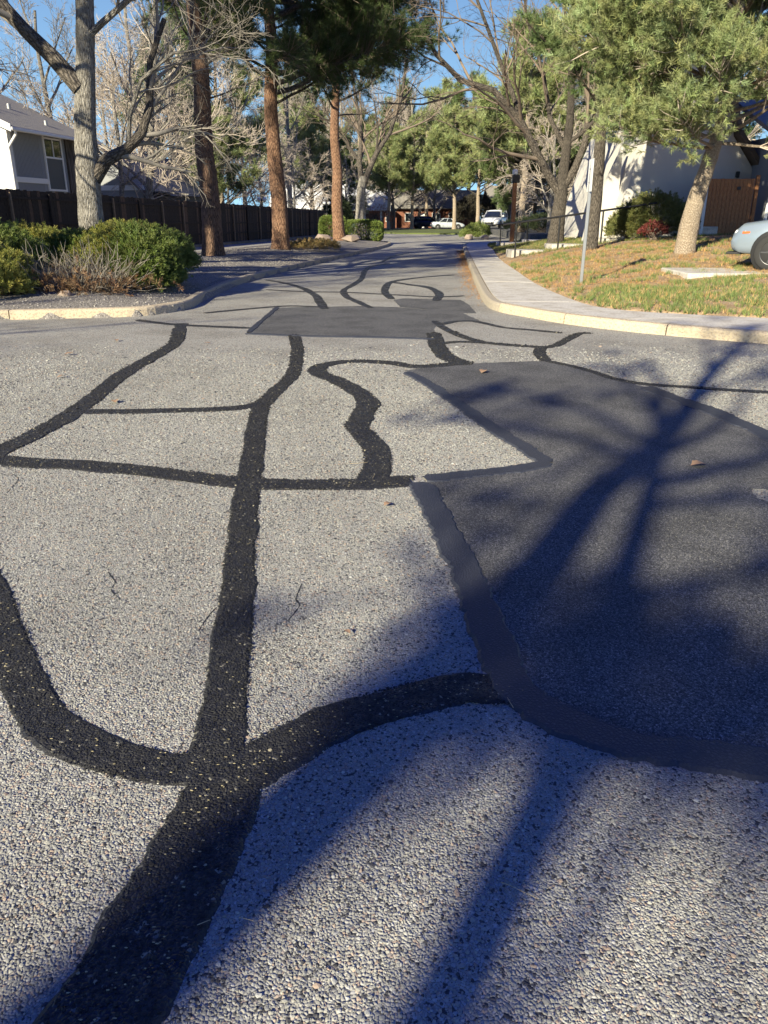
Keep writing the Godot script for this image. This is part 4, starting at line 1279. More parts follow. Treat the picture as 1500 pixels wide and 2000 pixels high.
func build_shrubs() -> void:
	var r := RandomNumberGenerator.new()
	r.seed = 515
	# juniper on the island
	var g := Color(.12, .16, .035)
	var g2 := Color(.25, .25, .055)
	blob_bush("juniper_shrub", "spreading juniper with bright tips at the island's left end", Vector3(-7.3, .22, -14.3), [[Vector3(0, .2, 0), Vector3(.95, .6, .75), g2], [Vector3(.45, .1, .55), Vector3(.6, .4, .45), g2], [Vector3(-.5, .45, -.9), Vector3(1.3, .65, .8)]], 5200, TUFT.juniper, g, 131)
	blob_bush("juniper_shrub", "long flat-topped juniper round the foot of the tall grey tree", Vector3(-6.2, .3, -16.9), [[Vector3(-1.4, .42, 0), Vector3(1.1, .5, .7), g2], [Vector3(-.2, .34, -.1), Vector3(1.0, .45, .7)], [Vector3(.8, .44, 0), Vector3(1.0, .52, .7), g2], [Vector3(1.5, .3, .2), Vector3(.7, .55, .7)]], 6400, TUFT.juniper, g, 133)
	blob_bush("juniper_shrub", "dense dark green juniper mound at the island's kerb bend", Vector3(-4.72, .25, -15.7), [[Vector3(0, .2, 0), Vector3(.68, .75, .7)], [Vector3(-.35, .45, -.3), Vector3(.75, .5, .65), g2], [Vector3(.15, .1, .4), Vector3(.45, .45, .45)]], 4600, TUFT.juniper, g, 132)
	var dead := thing("juniper_shrub", "dying juniper, bare grey stems and brown litter, between two green ones", "shrub", Vector3(-5.75, .22, -14.7))
	var st := Acc.new()
	for i in 620:
		var foot := Vector3(r.randf_range(-1.1, .9), 0, r.randf_range(-.5, .3))
		var d := Vector3(foot.x * .5 + r.randf_range(-.8, .8), r.randf_range(.1, .9), r.randf_range(-.2, 1.0)).normalized()
		var p := path(foot, d, r.randf_range(.35, 1.05), 5, .32, .1, r)
		st.tube(p, taper(6, r.randf_range(.006, .017), .003), 4)
	obj("stems", st.mesh(), M.twig_grey, dead)
	var st2 := Acc.new()
	for i in 260:
		var foot := Vector3(r.randf_range(-1.0, 1.0), 0, r.randf_range(-.7, .4))
		var p := path(foot, Vector3(r.randf_range(-.8, .8), r.randf_range(.2, .9), r.randf_range(-.4, .9)).normalized(), r.randf_range(.3, .9), 4, .3, 0, r)
		st2.tube(p, taper(5, .008, .003), 3)
	obj("branchlets", st2.mesh(), M.twig_brown, dead)
	var where := []
	var tint := PackedColorArray()
	for i in 380:
		where.append(Transform3D(aim(Vector3(r.randf_range(-1, 1), r.randf_range(-.3, 1), r.randf_range(-1, 1)), r.randf() * TAU), Vector3(r.randfn() * .75, .02 + absf(r.randfn()) * .16, r.randf_range(-.4, .9))))
		tint.append(shade_of(Color(.2, .115, .06), r, .45))
	for i in 500:
		where.append(Transform3D(aim(Vector3(r.randf_range(-1, 1), r.randf_range(.2, 1), r.randf_range(-.2, 1)), r.randf() * TAU), Vector3(r.randf_range(-1.1, 1.1), r.randf_range(.3, .6), r.randf_range(-1.3, -.7))))
		tint.append(shade_of(g2, r))
	scatter("foliage", TUFT.juniper, M.leaf, where, tint, dead)
	# clipped hedges by the third pine
	for q in [["clipped upright hedge left of the slimmer pine's trunk", -3.05, -49.0, Vector3(.75, 1.35, .7)], ["clipped long hedge right of the slimmer pine's trunk", -1.35, -49.0, Vector3(1.25, 1.1, .8)]]:
		var t := thing("clipped_hedge", q[0], "hedge", Vector3(q[1], .2, q[2]), 0.0, "clipped hedges on the island")
		var s: Vector3 = q[3]
		var w := []
		var c := PackedColorArray()
		for i in 3600:
			var o := Vector3(r.randf_range(-1, 1), r.randf_range(-1, 1), r.randf_range(-1, 1))
			var k := pow(pow(absf(o.x), 4) + pow(absf(o.y), 4) + pow(absf(o.z), 4), -.25)
			var d := o * k * lerpf(.86, 1.02, r.randf())
			w.append(Transform3D(aim(o + Vector3(0, .2, 0) + Vector3(r.randf_range(-1, 1), r.randf_range(-1, 1), r.randf_range(-1, 1)) * .5, r.randf() * TAU).scaled(Vector3.ONE * 1.3), Vector3(d.x * s.x, s.y * .5 * (1.0 + d.y), d.z * s.z)))
			c.append(shade_of(Color(.15, .2, .045), r, .2))
		scatter("foliage", TUFT.box, M.leaf, w, c, t)
		var b := Acc.new()
		for i in 20:
			var p := path(Vector3(r.randf_range(-.4, .4) * s.x, 0, r.randf_range(-.3, .3)), Vector3(r.randf_range(-.4, .4), 1, r.randf_range(-.4, .4)), s.y * .85, 3, .1, 0, r)
			b.tube(p, taper(4, .02, .008), 4)
		obj("stems", b.mesh(), M.twig_brown, t)
	blob_bush("dry_groundcover", "low dry yellow-brown groundcover between the sunlit pines", Vector3(-3.0, .28, -34.5), [[Vector3(0, .02, 0), Vector3(1.0, .2, 1.6)]], 900, TUFT.juniper, Color(.28, .2, .08), 140, false)
	# by the white house
	var h := ground_at(9.0, -27.6)
	blob_bush("rounded_juniper", "large rounded olive juniper against the white house wall", Vector3(9.1, h, -27.7), [[Vector3(0, .35, 0), Vector3(1.25, .95, .7)], [Vector3(-.8, .2, .1), Vector3(.65, .7, .6)]], 3600, TUFT.juniper, Color(.15, .16, .05), 141)
	blob_bush("red_barberry", "small dark red shrub in front of the rounded juniper", Vector3(8.75, ground_at(8.75, -26.5), -26.5), [[Vector3(0, .2, 0), Vector3(.4, .32, .3)]], 340, TUFT.box, Color(.16, .035, .03), 142)
	blob_bush("dark_shrub", "dark rounded shrub by the far rail, in front of the white car", Vector3(11.6, .5, -60.0), [[Vector3(0, .4, 0), Vector3(1.5, .75, .9)], [Vector3(-1.6, .3, 0), Vector3(1.2, .6, .8)]], 2200, TUFT.juniper, Color(.05, .07, .03), 143)
	blob_bush("juniper_shrub", "light green low juniper at the lane's far right corner", Vector3(7.2, .1, -63.0), [[Vector3(0, .2, 0), Vector3(.9, .75, .7)], [Vector3(-.6, .1, .3), Vector3(.7, .5, .6)]], 1800, TUFT.juniper, Color(.19, .24, .07), 144)
	blob_bush("red_shrub", "rusty red leafless shrub before the brick house", Vector3(-.6, .0, -104.0), [[Vector3(0, 1.2, 0), Vector3(1.6, 1.8, 1.0)]], 700, TUFT.juniper, Color(.26, .1, .06), 145)
	blob_bush("dark_shrub", "dark bush right of the silver sedan", Vector3(13.0, .0, -116.0), [[Vector3(0, 1.6, 0), Vector3(3.2, 2.8, 1.5)]], 2600, TUFT.far, Color(.045, .04, .028), 146)
	blob_bush("dark_shrub", "dark conifer bush behind the end of the fence", Vector3(-4.9, .0, -86.0), [[Vector3(0, 1.4, 0), Vector3(1.5, 2.2, 1.0)]], 1200, TUFT.far, Color(.04, .06, .025), 147)

	# grass and litter
	var w := []
	var c := PackedColorArray()
	for i in 70000:
		var x := r.randf_range(3.2, 14.0)
		var z := r.randf_range(-25.0, -9.5)
		var y := lawn_height(x, z)
		if y < .14:
			continue
		var n := relief.get_noise_2d(x * .8, z * .8) + .5 * relief.get_noise_2d(x * 2.6 + 30.0, z * 2.6) + .62 * smoothstep(-16.0, -14.2, z) - .2
		var green := n > .12
		if not green and r.randf() < .55:
			continue
		w.append(Transform3D(aim(Vector3(r.randf_range(-.5, .5), 1, r.randf_range(-.5, .5)), r.randf() * TAU).scaled(Vector3.ONE * (r.randf_range(.8, 1.5) if green else r.randf_range(.35, .7))), Vector3(x, y - .005, z)))
		c.append(shade_of(Color(.15, .205, .06) if green and r.randf() < .8 else Color(.5, .33, .15), r))
	for i in 16000:
		var x := r.randf_range(4.6, 12.0)
		var z := r.randf_range(-46.0, -26.5)
		var y := lawn_height(x, z)
		if y < .14:
			continue
		w.append(Transform3D(aim(Vector3(r.randf_range(-.5, .5), 1, r.randf_range(-.5, .5)), r.randf() * TAU).scaled(Vector3.ONE * 1.2), Vector3(x, y - .005, z)))
		c.append(shade_of(Color(.11, .15, .035) if r.randf() < .75 else Color(.36, .28, .12), r))
	var grass := scatter("grass", TUFT.grass, M.leaf, w, c, self)
	tag(grass, "patchy green and straw-coloured grass on the raised lawn", "grass")
	w = []
	c = PackedColorArray()
	for i in 14000:
		var x := r.randf_range(-9.5, 0.2)
		var z := r.randf_range(-36.0, -12.0)
		var y := isle_height(x, z)
		if y < .1:
			continue
		w.append(Transform3D(Basis.from_euler(Vector3(r.randf_range(-.5, .5), r.randf() * TAU, r.randf_range(-.5, .5))).scaled(Vector3.ONE * r.randf_range(.008, .022)), Vector3(x, y + .003, z)))
		var l := r.randf_range(.5, 1.2)
		c.append(Color(.36, .33, .3) * l)
	var gravel := scatter("gravel", cut_stone(31, .7), M.stone, w, c, self)
	tag(gravel, "loose grey-brown gravel covering the island bed", "gravel")
	w = []
	c = PackedColorArray()
	var edge := points(KERB_RIGHT)
	for i in 2600:
		var q: Array = along(edge, pow(r.randf(), .6) * .75 + .16)
		var d := absf(r.randfn()) * .16 + .01
		var o: Vector2 = q[0] - Vector2(-q[1].y, q[1].x) * d
		w.append(Transform3D(aim(Vector3(r.randf_range(-1, 1), r.randf_range(.0, .35), r.randf_range(-1, 1)), r.randf() * TAU).scaled(Vector3.ONE * r.randf_range(.4, .9)), Vector3(o.x, .004, o.y)))
		c.append(shade_of(Color(.34, .18, .07), r))
	for i in 6500:
		var x := r.randf_range(3.4, 11.0)
		var z := r.randf_range(-26.0, -15.0)
		var y := lawn_height(x, z)
		if y < .14 or relief.get_noise_2d(x * .7 + 60.0, z * .7) < -.1:
			continue
		w.append(Transform3D(aim(Vector3(r.randf_range(-1, 1), r.randf_range(.1, .6), r.randf_range(-1, 1)), r.randf() * TAU), Vector3(x, y + .01, z)))
		c.append(shade_of(Color(.36, .2, .08), r))
	var litter := scatter("needle_litter", tuft(5, .11, .005, 1.4, 0.0, 9), M.leaf, w, c, self)
	tag(litter, "brown pine needle litter along the pavement kerb and over the lawn", "litter")
	w = []
	c = PackedColorArray()
	for s in TAR.slice(0, 5):
		var line := points(s[1])
		for i in 70:
			var q: Array = along(line, r.randf())
			if q[0].y < -5.0:
				continue
			var o: Vector2 = q[0] + Vector2(r.randfn(), r.randfn()) * .05
			w.append(Transform3D(Basis.from_euler(Vector3(0, r.randf() * TAU, 0)).scaled(Vector3(r.randf_range(.0025, .006), .0012, .0022)), Vector3(o.x, .0115, o.y)))
			c.append(Color(.42, .36, .2) * r.randf_range(.7, 1.2))
	var seeds := scatter("seed_litter", cut_stone(33, .8), M.stone, w, c, self)
	tag(seeds, "tiny yellow seed husks strewn over the near tar strips", "litter")

# ---- buildings, fences, rails

func part(called: String, size: Vector3, at: Vector3, m: Material, parent: Node, bevel := 0.0, turn := Vector3.ZERO) -> MeshInstance3D:
	var o := obj(called, box(size, bevel), m, parent, at)
	o.rotation = turn
	return o

func face(called: String, pts: Array, out: Vector3, m: Material, parent: Node, thick := 0.0) -> MeshInstance3D:
	# a flat plate through four corners, with thickness away from its face
	var a := Acc.new()
	a.smooth = false
	var p: Array[Vector3] = []
	for q in pts:
		p.append(q)
	a.quad(p[0], p[1], p[2], p[3], out)
	if thick > 0.0:
		var d := -out.normalized() * thick
		a.quad(p[0] + d, p[1] + d, p[2] + d, p[3] + d, -out)
		var mid := (p[0] + p[1] + p[2] + p[3]) / 4.0
		for i in 4:
			var e := p[i]
			var f := p[(i + 1) % 4]
			a.quad(e, f, f + d, e + d, (e + f) / 2.0 - mid)
	return obj(called, a.mesh(), m, parent)

func window(at: Vector3, w: float, h: float, turn: float, parent: Node, bars := 1, frame: Material = null) -> void:
	# frame, glass and bars, facing local +z
	var n := Node3D.new()
	n.name = "window"
	n.position = at
	n.rotation.y = turn
	parent.add_child(n, true)
	var fm: Material = frame if frame else M.white
	part("pane", Vector3(w - .06, h - .06, .02), Vector3(0, 0, .0), M.glass, n)
	for s in [-1.0, 1.0]:
		part("frame", Vector3(.07, h, .07), Vector3(s * (w / 2 - .035), 0, .02), fm, n)
		part("frame", Vector3(w - .14, .07, .066), Vector3(0, s * (h / 2 - .035), .02), fm, n)
	for i in bars:
		part("bar", Vector3(.03, h - .14, .03), Vector3(w * ((i + 1.0) / (bars + 1.0) - .5), 0, .02), fm, n)

func build_fence() -> void:
	var r := RandomNumberGenerator.new()
	r.seed = 77
	var t := thing("timber_fence", "long dark stained timber fence with pale posts beyond the island", "fence", Vector3(-16.2, .1, -15.7), deg_to_rad(78.9))
	var long := 57.0
	var count := 285
	var forms := []
	for i in 5:
		forms.append(box(Vector3(.188 + .003 * i, 1.0, .02), .004))
	for i in count:
		var f := i / float(count)
		var h := lerpf(2.5, 2.02, f) + r.randf_range(-.025, .025)
		var o := obj("board", forms[i % 5], M.fence if r.randf() < .8 else M.fence_brown, t, Vector3((i + .5) * long / count, h / 2 - .02, r.randf_range(-.004, .004)))
		o.scale.y = h
		o.rotation.z = r.randf_range(-.006, .006)
	for i in 25:
		var f := i / 24.0
		var h := lerpf(2.42, 1.95, f)
		var o := part("post", Vector3(.09, h, .09), Vector3(f * long, h / 2 - .05, .085), M.fence_light if i % 3 != 1 else M.fence, t, .008)
		if i < 24:
			for y in [.25, .52, .9]:
				part("rail", Vector3(long / 24 - .1, .085, .035), Vector3((i + .5) / 24.0 * long, y * h, .05), M.fence, t, .006)

func build_grey_house() -> void:
	var t := thing("grey_house", "grey sided house with white trim behind the timber fence", "house", Vector3(-15.9, .1, -36.0), deg_to_rad(-10.0))
	var eave := 5.15
	obj("front_wall", wall_shape(PackedVector2Array([Vector2(-9, 0), Vector2(0, 0), Vector2(0, eave), Vector2(-4.5, eave + 2.0), Vector2(-9, eave)]), .2), M.siding_white, t)
	obj("side_wall", box(Vector3(.2, eave, 5.8)), M.siding, t, Vector3(-.1, eave / 2, -3.1))
	obj("back_wall", wall_shape(PackedVector2Array([Vector2(-9, 0), Vector2(0, 0), Vector2(0, eave), Vector2(-4.5, eave + 2.0), Vector2(-9, eave)]), .2), M.siding, t, Vector3(0, 0, -6.0))
	obj("far_wall", box(Vector3(.2, eave, 5.8)), M.siding, t, Vector3(-8.9, eave / 2, -3.1))
	for i in 22:
		part("batten", Vector3(.012, eave - 2.4, .025), Vector3(.006, 2.0 + eave / 2 - .8, -.35 - i * .1 - (2.0 if i > 18 else 0.0)), M.siding, t)
	for i in 9:
		part("siding_board", Vector3(8.4, .26, .03), Vector3(-4.7, 2.2 + i * .31, .015), M.siding_white, t, .006)
	part("corner_board", Vector3(.3, eave, .05), Vector3(-.16, eave / 2, .035), M.white, t, .006)
	part("corner_board", Vector3(.16, eave, .05), Vector3(-1.3, eave / 2, .05), M.white, t, .006)
	var run := 4.5 + .55
	var rise := run * 2.0 / 4.5
	var roof := face("roof", [Vector3(.55, eave - .2, .6), Vector3(.55, eave - .2, -6.6), Vector3(-4.5, eave - .2 + rise, -6.6), Vector3(-4.5, eave - .2 + rise, .6)], Vector3(.4, 1, 0), M.shingle, t, .12)
	face("roof", [Vector3(-9.55, eave - .2, .6), Vector3(-9.55, eave - .2, -6.6), Vector3(-4.5, eave - .2 + rise, -6.6), Vector3(-4.5, eave - .2 + rise, .6)], Vector3(-.4, 1, 0), M.shingle, t, .12)
	for v in [[-1.9, -1.2, .42, .05], [-2.6, -1.4, .3, .05], [-1.4, -.8, .14, .09], [-2.0, -3.4, .16, .09], [-.5, -3.8, .14, .08]]:
		var y: float = eave - .2 + (.55 - v[0]) * 2.0 / 4.5
		obj("vent", cyl(v[3], v[3], v[2] + .1, 10), M.zinc, roof, Vector3(v[0], y + v[2] / 2, v[1]))
	# barge board on the gable, gutter and downpipe on the eave
	face("barge_board", [Vector3(.6, eave - .42, .64), Vector3(.6, eave - .14, .64), Vector3(-4.5, eave - .14 + rise, .64), Vector3(-4.5, eave - .42 + rise, .64)], Vector3(0, 0, 1), M.white, t, .05)
	part("gutter", Vector3(.12, .13, 7.2), Vector3(.6, eave - .3, -3.0), M.white, t, .02)
	var d := Acc.new()
	d.tube(PackedVector3Array([Vector3(.58, eave - .35, .3), Vector3(.58, eave - .5, .3), Vector3(.1, eave - .95, .2), Vector3(.08, eave - 1.15, .17), Vector3(.08, .1, .17)]), PackedFloat32Array([.055, .055, .055, .055, .055]), 10)
	obj("downpipe", d.mesh(), M.white, t)
	part("soffit", Vector3(.52, .03, 6.6), Vector3(.28, eave - .28, -3.1), M.white, t)
	part("trim_band", Vector3(.04, .22, 2.4), Vector3(.03, 2.95, -1.3), M.white, t, .006)
	var w := Node3D.new()
	w.name = "window"
	w.position = Vector3(.03, 0, -3.2)
	w.rotation.y = PI / 2
	t.add_child(w, true)
	for x in [-.7, .7]:
		part("frame", Vector3(.09, 2.5, .07), Vector3(x, 3.8, 0), M.white, w)
	for y in [4.78, 3.98, 2.6]:
		part("frame", Vector3(1.31, .08, .066), Vector3(0, y, 0), M.white, w)
	part("bar", Vector3(.06, .72, .05), Vector3(0, 4.38, 0), M.white, w)
	part("pane", Vector3(1.31, .72, .02), Vector3(0, 4.38, -.01), M.glass, w)
	part("pane", Vector3(1.31, 1.3, .02), Vector3(0, 3.29, -.01), M.screen, w)
	part("brick_pier", Vector3(.1, eave - .3, 1.3), Vector3(.04, (eave - .3) / 2, -4.9), M.bark_dark, t)

	var b := thing("low_house", "low dark grey house end with a white band behind the fence", "house", Vector3(-18.4, .1, -50.0), deg_to_rad(-10.0))
	obj("wall", wall_shape(PackedVector2Array([Vector2(0, 0), Vector2(4.2, 0), Vector2(4.2, 2.9), Vector2(2.2, 4.9), Vector2(0, 4.9)]), 9.0), M.siding, b)
	face("roof", [Vector3(4.7, 2.5, .4), Vector3(4.7, 2.5, -9.4), Vector3(2.0, 5.2, -9.4), Vector3(2.0, 5.2, .4)], Vector3(1, 1, 0), M.shingle, b, .12)
	part("trim_band", Vector3(4.3, .28, .05), Vector3(2.1, 3.05, .03), M.white, b, .006)
	part("shutter", Vector3(1.2, 1.1, .05), Vector3(1.0, 2.2, .03), M.screen, b)
	part("lean_to", Vector3(2.6, 2.6, 3.0), Vector3(5.55, 1.3, -1.5), M.cedar_dark, b)
	face("lean_to_roof", [Vector3(4.2, 2.95, .3), Vector3(7.2, 2.7, .3), Vector3(7.2, 2.7, -3.2), Vector3(4.2, 2.95, -3.2)], Vector3(0, 1, 0), M.shingle, b, .08)

func build_far_houses() -> void:
	var t := thing("pale_roofed_house", "long house with a bright pale roof behind the fence's end", "house", Vector3(-15.0, 0, -112.0))
	part("wall", Vector3(15.0, 2.5, 9.0), Vector3(7.5, 1.25, -4.5), M.brick, t)
	face("roof", [Vector3(-.6, 2.45, .7), Vector3(15.6, 2.45, .7), Vector3(15.6, 5.9, -4.6), Vector3(-.6, 5.9, -4.6)], Vector3(0, 1, 1), M.roof_pale, t, .15)
	face("roof", [Vector3(-.6, 2.45, -9.8), Vector3(15.6, 2.45, -9.8), Vector3(15.6, 5.9, -4.6), Vector3(-.6, 5.9, -4.6)], Vector3(0, 1, -1), M.roof_pale, t, .15)
	for x in [10.2, 12.4, 14.6]:
		part("carport_post", Vector3(.25, 2.3, .25), Vector3(x, 1.15, .4), M.white, t, .02)
	for x in [2.0, 5.0, 8.0]:
		window(Vector3(x, 1.4, .02), 1.4, 1.1, 0.0, t, 1)
	part("garage_door", Vector3(3.6, 2.1, .1), Vector3(12.4, 1.05, .06), M.dark, t)

	var b := thing("brick_house", "red brick house with white framed windows beyond the far lawn", "house", Vector3(-.5, 0, -128.0))
	part("wall", Vector3(15.0, 2.9, 9.0), Vector3(7.5, 1.45, -4.5), M.brick, b)
	face("roof", [Vector3(-.6, 2.85, .8), Vector3(15.6, 2.85, .8), Vector3(15.6, 5.6, -4.5), Vector3(-.6, 5.6, -4.5)], Vector3(0, 1, 1), M.shingle, b, .15)
	face("roof", [Vector3(-.6, 2.85, -9.8), Vector3(15.6, 2.85, -9.8), Vector3(15.6, 5.6, -4.5), Vector3(-.6, 5.6, -4.5)], Vector3(0, 1, -1), M.shingle, b, .15)
	for x in [1.4, 4.4, 8.6, 11.2]:
		window(Vector3(x, 1.55, .02), 1.3, 1.3, 0.0, b, 1)
	part("door", Vector3(1.0, 2.1, .08), Vector3(6.6, 1.05, .05), M.white, b, .01)
	obj("gable", wall_shape(PackedVector2Array([Vector2(-3.2, 2.4), Vector2(1.4, 2.4), Vector2(-.9, 4.2)]), .4), M.roof_pale, b, Vector3(1.0, 0, 1.6))
	for x in [-2.0, 2.0]:
		part("porch_pier", Vector3(.5, 2.4, .5), Vector3(x, 1.2, 1.3), M.brick, b, .02)

	var c := thing("brown_house", "dim brown house behind the cars and the handrail", "house", Vector3(15.5, .3, -118.0))
	part("wall", Vector3(18.0, 2.8, 9.0), Vector3(9.0, 1.4, -4.5), M.cedar_dark, c)
	face("roof", [Vector3(-.6, 2.8, .8), Vector3(18.6, 2.8, .8), Vector3(18.6, 5.6, -4.5), Vector3(-.6, 5.6, -4.5)], Vector3(0, 1, 1), M.shingle, c, .15)
	face("roof", [Vector3(-.6, 2.8, -9.8), Vector3(18.6, 2.8, -9.8), Vector3(18.6, 5.6, -4.5), Vector3(-.6, 5.6, -4.5)], Vector3(0, 1, -1), M.shingle, c, .15)
	for x in [2.0, 6.0, 10.0, 14.0]:
		window(Vector3(x, 1.5, .02), 1.4, 1.2, 0.0, c, 1)

func build_white_house() -> void:
	var g := .7
	var t := thing("white_house", "white stucco house with steep sloping wall behind the leaning pine", "house", Vector3(8.0, g, -29.2))
	obj("wall", wall_shape(PackedVector2Array([Vector2(0, -.3), Vector2(.45, 1.5), Vector2(1.0, 3.3), Vector2(2.2, 6.4), Vector2(3.1, 6.4), Vector2(4.0, 3.4), Vector2(4.85, 2.35), Vector2(4.85, -.3)]), 9.0), M.stucco, t)
	var side := face("wing_wall", [Vector3(-.75, -.3, -.9), Vector3(-.2, 1.5, -.9), Vector3(.5, 3.2, -.9), Vector3(.5, -.3, -.9)], Vector3(0, 0, 1), M.stucco, t, .25)
	face("roof", [Vector3(2.95, 6.6, .45), Vector3(4.1, 3.6, .45), Vector3(4.1, 3.6, -9.4), Vector3(2.95, 6.6, -9.4)], Vector3(1, .5, 0), M.roof_brown, t, .14)
	face("roof", [Vector3(4.08, 3.58, .45), Vector3(5.3, 2.1, .45), Vector3(5.3, 2.1, -9.4), Vector3(4.08, 3.58, -9.4)], Vector3(1, 1, 0), M.roof_brown, t, .14)
	part("plinth", Vector3(4.6, .32, .06), Vector3(2.4, .16, .04), M.concrete, t, .01)
	part("wall_light", Vector3(.12, .2, .1), Vector3(4.3, 2.2, .06), M.black_metal, t, .02)
	var wing := thing("house_wing", "shaded house wing with dark boards right of the wooden gate", "house", Vector3(12.6, .8, -27.4))
	part("wall", Vector3(6.0, 3.2, 6.0), Vector3(3.2, 1.6, -3.0), M.siding, wing)
	face("roof", [Vector3(-.2, 3.1, .7), Vector3(6.6, 3.1, .7), Vector3(6.6, 4.6, -3.2), Vector3(-.2, 4.6, -3.2)], Vector3(0, 1, 1), M.shingle, wing, .14)
	for i in 16:
		part("board", Vector3(.19, 2.1, .03), Vector3(.45 + i * .2, 1.05, .04), M.cedar_dark, wing, .004)
	var d := Acc.new()
	d.tube(PackedVector3Array([Vector3(.05, 2.6, .1), Vector3(.1, 1.6, .12), Vector3(.02, .22, .12), Vector3(-.1, .1, .2), Vector3(-.3, .05, .32)]), PackedFloat32Array([.055, .055, .055, .055, .055]), 10)
	obj("downpipe", d.mesh(), M.white, wing)
	var gate := thing("wooden_gate", "orange-brown cedar gate of upright boards beside the white house", "gate", Vector3(10.75, .86, -27.6))
	for i in 12:
		part("board", Vector3(.118, 1.82 + .03 * relief.get_noise_1d(i * 9.0), .025), Vector3(.07 + i * .125, .93, relief.get_noise_1d(i * 31.0) * .004), M.cedar, gate, .004)
	for y in [.35, 1.5]:
		part("rail", Vector3(1.5, .09, .04), Vector3(.75, y, -.04), M.cedar, gate, .006)
	part("post", Vector3(.11, 2.0, .11), Vector3(-.07, .95, -.01), M.white, gate, .01)
	part("latch", Vector3(.12, .1, .03), Vector3(1.0, 1.55, .03), M.black_metal, gate, .006)
	part("post", Vector3(.11, 2.0, .11), Vector3(1.6, .95, -.01), M.cedar, gate, .01)

func rail_run(label: String, at: Vector3, dx: float, dz: float, rise: float, n: int, high: float) -> void:
	var t := thing("handrail", label, "handrail", at, 0.0, "black handrails on the lawn steps")
	for i in n:
		var b := Acc.new()
		var p := Vector3(dx * i, rise * i, dz * i)
		b.tube(PackedVector3Array([p + Vector3(0, -.25, 0), p + Vector3(0, high, 0)]), PackedFloat32Array([.03, .03]), 8)
		obj("post", b.mesh(), M.black_metal, t)
	for y in [high, high * .93]:
		var b := Acc.new()
		var e := Vector3(dx, rise, dz) * (n - 1)
		var s := Vector3(dx, rise, dz).normalized()
		b.tube(PackedVector3Array([s * -.45 + Vector3(0, y, 0), e + s * .35 + Vector3(0, y, 0)]), PackedFloat32Array([.032, .032]), 8)
		if y == high:
			obj("top_rail", b.mesh(), M.black_metal, t)

func build_steps() -> void:
	# broad concrete steps climbing from the pavement to the white house
	var t := thing("garden_steps", "broad pale concrete steps climbing the lawn under the handrail", "steps", Vector3(4.35, .24, -27.6))
	for i in 5:
		part("step", Vector3(1.5, .4, 1.3), Vector3(.75 + i * 1.35, .02 + i * .19, -.62), M.concrete, t, .015)
	rail_run("black handrail climbing from the pavement towards the white house", Vector3(4.4, .42, -27.2), 1.42, 0.0, .19, 4, .92)
	var f := thing("garden_steps", "further concrete steps on the lawn past the many-limbed tree", "steps", Vector3(5.5, .22, -38.6))
	for i in 4:
		part("step", Vector3(1.3, .3, 1.4), Vector3(.65 + i * 1.25, .02 + i * .12, -.7), M.concrete, f, .015)
	rail_run("black handrail on the further steps, in front of the white cars", Vector3(5.45, .26, -38.2), 1.3, -.25, .16, 5, .95)

# ---- cars

func loft(rings: Array, closed_ends := true) -> Mesh:
	var st := SurfaceTool.new()
	st.begin(Mesh.PRIMITIVE_TRIANGLES)
	st.set_smooth_group(0)
	var k: int = rings[0].size()
	for i in rings.size() - 1:
		for j in k:
			var a: Vector3 = rings[i][j]
			var b: Vector3 = rings[i][(j + 1) % k]
			var c: Vector3 = rings[i + 1][(j + 1) % k]
			var d: Vector3 = rings[i + 1][j]
			for q in [a, c, b, a, d, c]:
				st.add_vertex(q)
	if closed_ends:
		for e in [0, rings.size() - 1]:
			for j in range(1, k - 1):
				for q in ([rings[e][0], rings[e][j], rings[e][j + 1]] if e == 0 else [rings[e][0], rings[e][j + 1], rings[e][j]]):
					st.add_vertex(q)
	st.index()
	st.generate_normals()
	return st.commit()

func body_ring(x: float, lo: float, hi: float, w: float) -> Array:
	var half := [Vector2(.0, hi), Vector2(w * .6, hi - .005), Vector2(w * .86, hi - .03), Vector2(w * .96, hi - .1), Vector2(w, lerpf(hi, lo, .45)), Vector2(w * .985, lerpf(hi, lo, .75)), Vector2(w * .93, lo + .03), Vector2(w * .7, lo)]
	var out := []
	for q in half:
		out.append(Vector3(x, q.y, q.x))
	for i in range(half.size() - 1, 0, -1):
		out.append(Vector3(x, half[i].y, -half[i].x))
	return out

func cabin_ring(x: float, lo: float, hi: float, wl: float, wh: float) -> Array:
	var half := [Vector2(0, hi), Vector2(wh * .7, hi - .01), Vector2(wh, hi - .05), Vector2(wl, lo)]
	var out := []
	for q in half:
		out.append(Vector3(x, q.y, q.x))
	for i in range(half.size() - 1, 0, -1):
		out.append(Vector3(x, half[i].y, -half[i].x))
	return out

func lathe(prof: Array, sides: int) -> Mesh:
	# profile (radius, along z), turned round the z axis
	var rings := []
	for q in prof:
		var ring := []
		for j in sides:
			ring.append(Vector3(cos(TAU * j / sides) * q[0], sin(TAU * j / sides) * q[0], q[1]))
		rings.append(ring)
	return loft(rings, false)

